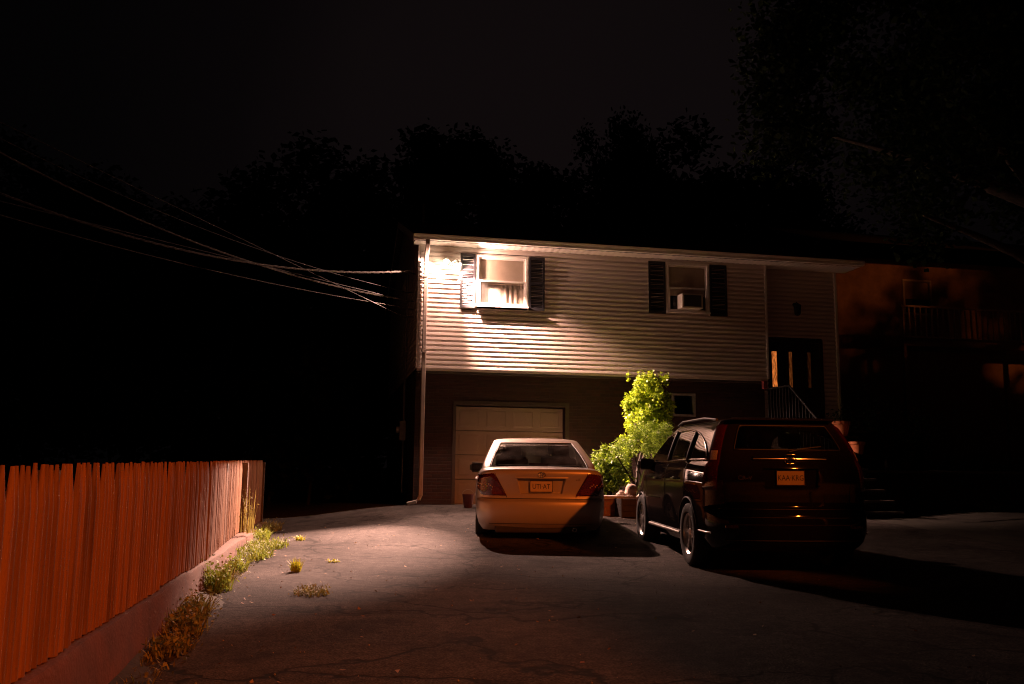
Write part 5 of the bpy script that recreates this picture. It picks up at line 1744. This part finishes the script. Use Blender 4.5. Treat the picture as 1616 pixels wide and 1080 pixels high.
    def rr2(w_, h_, r_):
        pts = []
        for cx, cy, a0 in ((w_-r_, h_-r_, 0), (-(w_-r_), h_-r_, pi/2), (-(w_-r_), -(h_-r_), pi), (w_-r_, -(h_-r_), 1.5*pi)):
            for a in np.linspace(a0, a0+pi/2, 5): pts.append((cx+r_*cos(a), yb, zc+cy+r_*sin(a)))
        pts.append(pts[0]); return pts
    em.tube(rr2(0.058, 0.048, 0.018), 0.005, 6)
    em.tube([(-0.036, yb, zc+0.042), (-0.028, yb, zc), (-0.036, yb, zc-0.042)], 0.0075, 6)
    em.tube([(0.036, yb, zc+0.042), (0.028, yb, zc), (0.036, yb, zc-0.042)], 0.0075, 6)
    em.tube([(-0.028, yb, zc), (0.028, yb, zc)], 0.0065, 6)
    em.build('badge', M['chrome'], root, smooth=180)
    T = Matrix.Translation((-0.50, low.rear_pt(-0.5, 1.0)[1]-0.003, 1.01)) @ Matrix.Rotation(pi/2, 4, 'X')
    text_mesh('tailgate_lettering', 'CR-V', 0.06, M['chrome'], root, T, 0.003, 1.2)
    plate(root, None, 1.015, 0.112, 'KAA\u00b7KRG', 0.082)
    # bumper trim pieces
    for z, r_ in ((0.60, 0.006), (0.36, 0.008)):
        mb = MB(); mb.tube([low.rear_pt(x, z, 0.003) for x in np.linspace(-0.72, 0.72, 33)], r_, 6); mb.build('bumper_trim', M['plasticblack'], root, smooth=180)
    mb = MB(); mb.tube([low.rear_pt(x, 0.684, 0.001) for x in np.linspace(-0.78, 0.78, 33)], 0.005, 6); mb.build('shut_line', M['seal'], root, smooth=180)
    ub = MB(); ub.box(-0.60, 0.60, 0.4, 4.2, 0.22, 0.30); ub.build('underbody', M['plasticblack'], root)
    ex = MB(); ex.lathe([(0.024, 0.08), (0.029, 0.08), (0.029, 0.4), (0.024, 0.4)], 16, axis='y', c=(0.52, 0, 0.25)); ex.build('exhaust_pipe', M['chrome'], root, smooth=40)
    seat_set(root, [(1.10, 0, 0.22), (2.25, 0, 0.22)], 1.10, 0.36)
    for sd in (-1, 1):
        hl = MB(); hl.cbox(min(sd*0.45, sd*0.78), max(sd*0.45, sd*0.78), 4.22, 4.42, 0.72, 0.86, 0.03)
        hl.build('headlight', M['lamp_clear'], root, smooth=50)
    return root
build_suv((4.82, 8.68, 0.004), radians(-8.2), radians(0.4))

# ------------------------------------------------------------------ smaller things by the house
AC = empty('window_air_conditioner', (HX+6.10, HY, 4.665), 0, 'boxy window air conditioner sticking out of the dark shuttered window', 'air conditioner')
mb = MB(); mb.cbox(-0.25, 0.25, -0.30, -0.005, 0.0, 0.33, 0.012); mb.build('casing', M['acwhite'], AC)
mb = MB()
mb.box(-0.205, 0.205, -0.306, -0.302, 0.035, 0.295)
for i in range(14):
    z = 0.05+i*0.0175
    mb.box(-0.2, 0.2, -0.312, -0.3065, z, z+0.006)
mb.build('grille', M['acgrille'], AC)
WLN = empty('wall_lantern', (HX+8.93, HY+RY-0.013, 4.98), 0, 'unlit dark wall lantern above the entry door', 'wall lantern')
mb = MB(); mb.lathe([(0.0, 0), (0.05, 0), (0.05, -0.02), (0.0, -0.02)], 14, axis='y'); mb.tube([(0, -0.02, 0), (0, -0.10, 0.05), (0, -0.14, 0.02)], 0.009, 8); mb.build('bracket', M['metal_black'], WLN)
mb = MB(); mb.lathe([(0.0, 0.03), (0.10, -0.04), (0.09, -0.05), (0.07, -0.25), (0.03, -0.28), (0.0, -0.28)], 8, c=(0, -0.14, 0)); mb.build('lantern_body', M['metal_black'], WLN)
MBX = empty('mailbox', (HX+7.90, HY-0.02, 2.92), 0, 'small red mailbox on the wall beside the entry railing', 'mailbox')
mb = MB(); mb.cbox(-0.05, 0.05, -0.09, 0.0, 0.0, 0.19, 0.015); mb.build('box', M['red'], MBX)
mb = MB(); mb.cbox(-0.055, 0.055, -0.10, 0.002, 0.165, 0.186, 0.006); mb.build('lid', M['red'], MBX)
# vent pipe on the roof ridge
VP = MB(); VP.tube([(0, 0, -0.1), (0, 0, 0.48)], 0.035, 12); VP.lathe([(0.0, 0.54), (0.06, 0.52), (0.065, 0.47), (0.05, 0.46)], 14)
o = VP.build('vent_pipe', M['metal_grey'], smooth=40); o.location = (2.22, HY+4.3, 7.50); tag(o, 'short metal vent pipe standing on the roof ridge', 'vent pipe')
# electric meter and conduit on the gable wall
EM = empty('electric_meter', (HX-0.016, 20.9, 1.9), 0, 'electric meter with grey conduit on the dark gable wall', 'electric meter')
mb = MB(); mb.tube([(-0.04, 0, -1.4), (-0.04, 0, 3.75)], 0.028, 10); mb.tube([(-0.04, 0, 3.75), (-0.10, -0.02, 3.86), (-0.18, -0.04, 3.80)], 0.03, 10); mb.build('conduit', M['metal_grey'], EM, smooth=40)
mb = MB(); mb.cbox(-0.14, 0.0, -0.14, 0.14, -0.2, 0.25, 0.01); mb.build('meter_box', M['metal_grey'], EM)
mb = MB(); mb.lathe([(0.085, -0.14), (0.085, -0.19), (0.07, -0.215), (0.0, -0.22)], 20, axis='x', c=(0, 0, 0.05)); mb.build('meter_dial', M['lamp_clear'], EM, smooth=40)
# red bucket by the garage door
BK = empty('bucket', (2.72, 17.55, gz(2.7, 17.5)+0.004), 0, 'small red bucket on the driveway left of the pale sedan', 'bucket')
mb = MB(); mb.lathe([(0.0, 0.004), (0.085, 0.004), (0.115, 0.25), (0.122, 0.25), (0.122, 0.265), (0.112, 0.265), (0.082, 0.02), (0.0, 0.02)], 22); mb.build('pail', M['red'], BK, smooth=40)
mb = MB(); mb.tube([(0.12*cos(a), 0.03*sin(a)-0.02, 0.25+0.10*sin(a)) for a in np.linspace(0, pi, 14)], 0.004, 6); mb.build('handle', M['metal_grey'], BK, smooth=60)

# terrace right of the steps
TX0, TX1, TY0 = 10.78, 18.5, 17.0
tw = empty('terrace_wall', (0, 0, 0), 0, 'long low brick terrace wall with a stone cap right of the entry steps', 'wall')
mb = MB(); mb.box(TX0, TX1, TY0, TY0+0.22, 0.0, 1.06); mb.box(TX0, TX0+0.22, TY0+0.22, 17.55, 0.0, 1.06)
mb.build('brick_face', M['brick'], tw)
mb = MB(); mb.cbox(TX0-0.03, TX1, TY0-0.04, TY0+0.26, 1.062, 1.12, 0.01); mb.build('coping', M['concrete'], tw)
mb = MB(); mb.grid([[(x, y, 1.03+0.02*sin(3*x+2*y) + 0.12*sst(19, 22, y)) for x in np.linspace(TX0+0.2, TX1+6, 20)] for y in np.linspace(TY0+0.2, 24.0, 16)])
o = mb.build('terrace_ground', M['soil'], smooth=180); tag(o, kind='structure')
# two tier plant stand with terracotta pots
PS = empty('plant_stand', (10.90, 17.36, 1.05), 0, 'dark two tier wooden plant stand on the terrace holding terracotta pots', 'plant stand')
mb = MB(); mb.box(-0.30, 0.30, -0.02, 0.32, 0.76, 0.79); mb.build('shelf', M['darkwood'], PS)
mb = MB(); mb.box(-0.24, 0.36, -0.34, -0.022, 0.36, 0.39); mb.build('shelf', M['darkwood'], PS)
for (x, y, h) in ((-0.28, 0.0, 0.76), (0.26, 0.0, 0.76), (-0.28, 0.29, 0.76), (0.26, 0.29, 0.76), (-0.22, -0.33, 0.36), (0.32, -0.33, 0.36)):
    mb = MB(); mb.box(x, x+0.03, y, y+0.03, 0, h-0.001); mb.build('leg', M['darkwood'], PS)
def pot(loc, r1, h, label, plant=None, seed=1, pm='terracotta', hp=0.5, n=300):
    t = empty('flower_pot', loc, 0, label, 'flower pot', 'flower pots by the entry')
    mb = MB(); mb.lathe([(0.0, 0.002), (r1*0.66, 0.002), (r1*0.92, h*0.78), (r1, h*0.79), (r1*1.02, h), (r1*0.92, h), (r1*0.88, h*0.9), (0.0, h*0.9)], 26); mb.build('pot', M[pm], t, smooth=35)
    if plant:
        r = np.random.default_rng(seed)
        V = [blades(26, r1*0.6, hp*1.1, r, 1, 0.35, 0.008)]
        P = r.normal(size=(n, 3))*np.array([r1*0.9, r1*0.9, hp*0.3]) + np.array([0, 0, hp*0.55])
        V.append(leaves(P, 0.07, 0.5, 0.4, r)); V = np.concatenate(V, 0); V[:, :, 2] = np.maximum(V[:, :, 2], -0.05) + h*0.88
        quads_mesh('plant', V, M['leaf_tree'], t)
    return t
pot((10.88, 17.51, 1.845), 0.19, 0.32, 'terracotta pot on the upper shelf of the plant stand', True, 4, hp=0.28, n=90)
pot((11.02, 17.17, 1.445), 0.17, 0.27, 'terracotta pot on the lower shelf half hidden by the dark car', False)
pot((11.72, 17.65, 1.05), 0.20, 0.30, 'dark pot with a tall leafy plant on the terrace behind the plant stand', True, 5, 'darkwood', 1.15, 520)
pot((12.35, 17.55, 1.05), 0.17, 0.26, 'dark pot with a bushy plant on the terrace edge, right of the tall leafy one', True, 6, 'darkwood', 0.75, 420)
pot((12.95, 17.75, 1.05), 0.18, 0.24, 'dark pot with a wide plant farthest along the terrace wall', True, 7, 'darkwood', 0.95, 420)
orn = MB(); orn.lathe([(0.0, 0.0), (0.06, 0.0), (0.065, 0.03), (0.03, 0.06), (0.045, 0.12), (0.05, 0.18), (0.03, 0.22), (0.035, 0.26), (0.02, 0.30), (0.0, 0.305)], 16)
o = orn.build('garden_ornament', M['coping'], smooth=60); o.location = (11.75, 17.28, 1.05); tag(o, 'small pale garden ornament on the terrace between the pots', 'ornament')
weed((13.9, 16.85, 0.27), 0.35, 0.26, 160, 260, 'weed_dry', 'pale ragged weed clump at the foot of the terrace wall', 130, 0.5, 0.04, group=None)

# neighbouring house beyond the terrace
NH = empty('neighbour_house', (13.9, 22.6, 0), 0, 'dark neighbouring house with an upper deck half hidden by the big tree', 'house')
M['nwall'] = mat('neighbour_wall', (0.30, 0.20, 0.14), 0.8, var=0.25, scale=3, bump=0.3, bscale=20)
mb = MB(); mb.box(0, 9, 0, 7, 0.5, 4.55); mb.build('lower_wall', M['nwall'], NH)
nwx0, nwx1, nwz0, nwz1 = 3.3, 4.3, 5.9, 7.0
mb = MB()
mb.box(0, nwx0, 1.4, 7, 4.552, 7.6); mb.box(nwx1, 9, 1.4, 7, 4.552, 7.6); mb.box(nwx0, nwx1, 1.4, 7, 4.552, nwz0); mb.box(nwx0, nwx1, 1.4, 7, nwz1, 7.6)
mb.build('upper_wall', M['nwall'], NH)
mb = MB(); mb.box(nwx0, nwx1, 1.46, 1.47, nwz0, nwz1); wo = mb.build('window', M['room'], NH)
mb = MB()
for (a, b, c, d) in ((nwx0, nwx0+.06, nwz0, nwz1), (nwx1-.06, nwx1, nwz0, nwz1), (nwx0+.06, nwx1-.06, nwz1-.06, nwz1), (nwx0+.06, nwx1-.06, nwz0, nwz0+.06)): mb.box(a, b, 1.37, 1.45, c, d)
mb.build('frame', M['whitetrim'], wo)
mb = MB(); mb.box(nwx0+.06, nwx1-.06, 1.44, 1.445, nwz0+.5, nwz1-.06); mb.build('blind', M['blind'], wo)
mb = MB(); mb.add([(-.3,-.3,7.6),(9.3,-.3,7.6),(9.3,3.5,9.0),(-.3,3.5,9.0),(-.3,7.3,7.6),(9.3,7.3,7.6)], [(0,1,2,3),(3,2,5,4),(0,3,4),(1,5,2)]); mb.build('roof', M['shingle'], NH)
mb = MB(); mb.box(1.6, 8.0, -0.9, 1.39, 4.56, 4.70); mb.build('deck', M['nwall'], NH)
dr = MB(); dr.box(1.6, 8.0, -0.88, -0.82, 5.66, 5.71); dr.box(1.6, 8.0, -0.88, -0.82, 4.80, 4.84)
dro = dr.build('deck_railing', M['coping'], NH)
for i in range(36):
    x = 1.65+i*0.18
    b_ = MB(); b_.box(x, x+0.035, -0.87, -0.83, 4.842, 5.658); b_.build('baluster', M['coping'], dro)
for x in (1.6, 4.8, 7.9):
    b_ = MB(); b_.box(x, x+0.1, -0.90, -0.80, 0.6, 4.555); b_.build('deck_post', M['nwall'], NH)

# ------------------------------------------------------------------ overhead cables
PP = empty('utility_pole', (-12.0, 12.0, 0), 0, 'wooden utility pole carrying the overhead cables left of the picture', 'utility pole')
mb = MB(); mb.tube([(0, 0, -0.2), (0, 0, 5), (0, 0, 10.6)], [0.16, 0.14, 0.11], 14); mb.build('pole', M['woodpole'], PP, smooth=40)
mb = MB(); mb.box(-0.06, 0.06, -0.9, 0.9, 9.8, 9.92); mb.build('crossarm', M['woodpole'], PP)
GW = 'overhead cables running to the house corner'
def cable(a, b, sag, r_, twist, label, m='steel'):
    a = Vector(a); b = Vector(b)
    n = 120
    base = [a.lerp(b, t) - Vector((0, 0, 4*sag*t*(1-t))) for t in np.linspace(0, 1, n)]
    mb = MB()
    if twist:
        L_ = (b-a).length
        n2 = int(L_*14)
        for k in range(3):
            pts = []
            for i in range(n2+1):
                t = i/n2
                p_ = a.lerp(b, t) - Vector((0, 0, 4*sag*t*(1-t)))
                an = t*L_*2*pi/0.55 + k*2*pi/3
                pts.append(p_ + Vector((0, cos(an)*r_*0.9, sin(an)*r_*0.9)))
            mb.tube(pts, r_*0.75, 5)
    else:
        mb.tube(base, r_, 6)
    wl = Vector((WX, a.y + 0.45 + 0.5*(WX-a.x), a.z + 0.06))
    mb.tube([wl, a.lerp(wl, 0.5) - Vector((0, 0, 0.02)), a], r_*1.3, 6)
    o = mb.build('overhead_cable', M[m], smooth=60)
    tag(o, label, 'cable', GW)
    return o
WX = HX-0.02
CABLES = [
 ((1.527, 18.68, 5.245), (-12.1, 11.72, 8.86), 1.681, 0.014, True, 'thick twisted cable, highest of the bunch where it meets the house'),
 ((1.155, 18.80, 4.877), (-11.89, 12.28, 9.65), 0.917, 0.008, False, 'thin cable slanting down from the upper left, ending just below the thick twisted one', 'cablejacket'),
 ((1.241, 18.80, 4.674), (-12.26, 12.08, 6.04), 0.01, 0.009, False, 'straight dark cable in the middle of the bunch', 'cablejacket'),
 ((1.299, 18.85, 4.672), (-11.74, 12.23, 9.95), 1.278, 0.012, True, 'second twisted cable sagging below the thick one'),
 ((1.285, 18.78, 4.493), (-12.19, 12.0, 6.76), 0.525, 0.010, False, 'lower bright cable under the twisted pair', 'steel'),
 ((1.332, 18.80, 4.320), (-11.83, 11.86, 8.76), 0.016, 0.0085, False, 'lowest cable dropping steeply to the gable wall', 'cablejacket'),
]
for c in CABLES: cable(*c)

# ------------------------------------------------------------------ world
w = bpy.data.worlds.new('World'); scene.world = w; w.use_nodes = True
nt = w.node_tree; N, L = nt.nodes, nt.links
bg = N['Background']
tc = N.new('ShaderNodeTexCoord')
dt = N.new('ShaderNodeVectorMath'); dt.operation = 'DOT_PRODUCT'; dt.inputs[1].default_value = (0.237, 0.914, 0.331)   # town glow low in the sky behind the house
L.new(tc.outputs['Generated'], dt.inputs[0])
nz = N.new('ShaderNodeTexNoise'); nz.inputs['Scale'].default_value = 5.0; nz.inputs['Detail'].default_value = 5
L.new(tc.outputs['Generated'], nz.inputs['Vector'])
ma = N.new('ShaderNodeMath'); ma.operation = 'MULTIPLY_ADD'; ma.inputs[1].default_value = 0.03
L.new(nz.outputs['Fac'], ma.inputs[0]); L.new(dt.outputs['Value'], ma.inputs[2])
mr = N.new('ShaderNodeMapRange'); mr.inputs['From Min'].default_value = 0.80; mr.inputs['From Max'].default_value = 1.015
L.new(ma.outputs['Value'], mr.inputs['Value'])
cr = N.new('ShaderNodeValToRGB')
e = cr.color_ramp.elements
e[0].position = 0.0; e[0].color = (0.0006, 0.0005, 0.0006, 1)
e[1].position = 1.0; e[1].color = (0.0044, 0.0029, 0.0031, 1)
for p_, c_ in ((0.42, (0.0010, 0.0008, 0.0009, 1)), (0.72, (0.0021, 0.0014, 0.0016, 1)), (0.90, (0.0040, 0.0027, 0.0029, 1))):
    x_ = e.new(p_); x_.color = c_
L.new(mr.outputs['Result'], cr.inputs['Fac'])
L.new(cr.outputs['Color'], bg.inputs['Color'])
bg.inputs['Strength'].default_value = 1.0

# ------------------------------------------------------------------ camera
f = 1400.0
pt = math.atan(198/f); ro = radians(0.57)
Fv = Vector((0, cos(pt), sin(pt))); Rv = Vector((1, 0, 0)); Uv = Rv.cross(Fv)
Rc = Rv*cos(ro) + Uv*sin(ro); Uc = -Rv*sin(ro) + Uv*cos(ro)
toh = Matrix.Rotation(-A, 3, 'Z')
Rc, Uc, Fc = toh @ Rc, toh @ Uc, toh @ Fv
cam = bpy.data.cameras.new('camera'); co = bpy.data.objects.new('camera', cam); link(co)
mm = Matrix((Rc, Uc, -Fc)).transposed().to_4x4(); mm.translation = Vector((0, 0, 1.1))
co.matrix_world = mm
cam.sensor_width = 36.0; cam.lens = f/1616*36.0; cam.clip_end = 1000; cam.clip_start = 0.05
scene.camera = co

scene.view_settings.view_transform = 'Standard'; scene.view_settings.look = 'None'
scene.view_settings.exposure = 0; scene.view_settings.gamma = 1
scene.render.engine = 'CYCLES'
cy = scene.cycles
cy.use_denoising = True
cy.max_bounces = 8; cy.diffuse_bounces = 3; cy.glossy_bounces = 4; cy.transparent_max_bounces = 16
cy.caustics_reflective = True; cy.caustics_refractive = False
cy.filter_width = 1.1
cy.blur_glossy = 0.2
cy.sample_clamp_indirect = 8.0
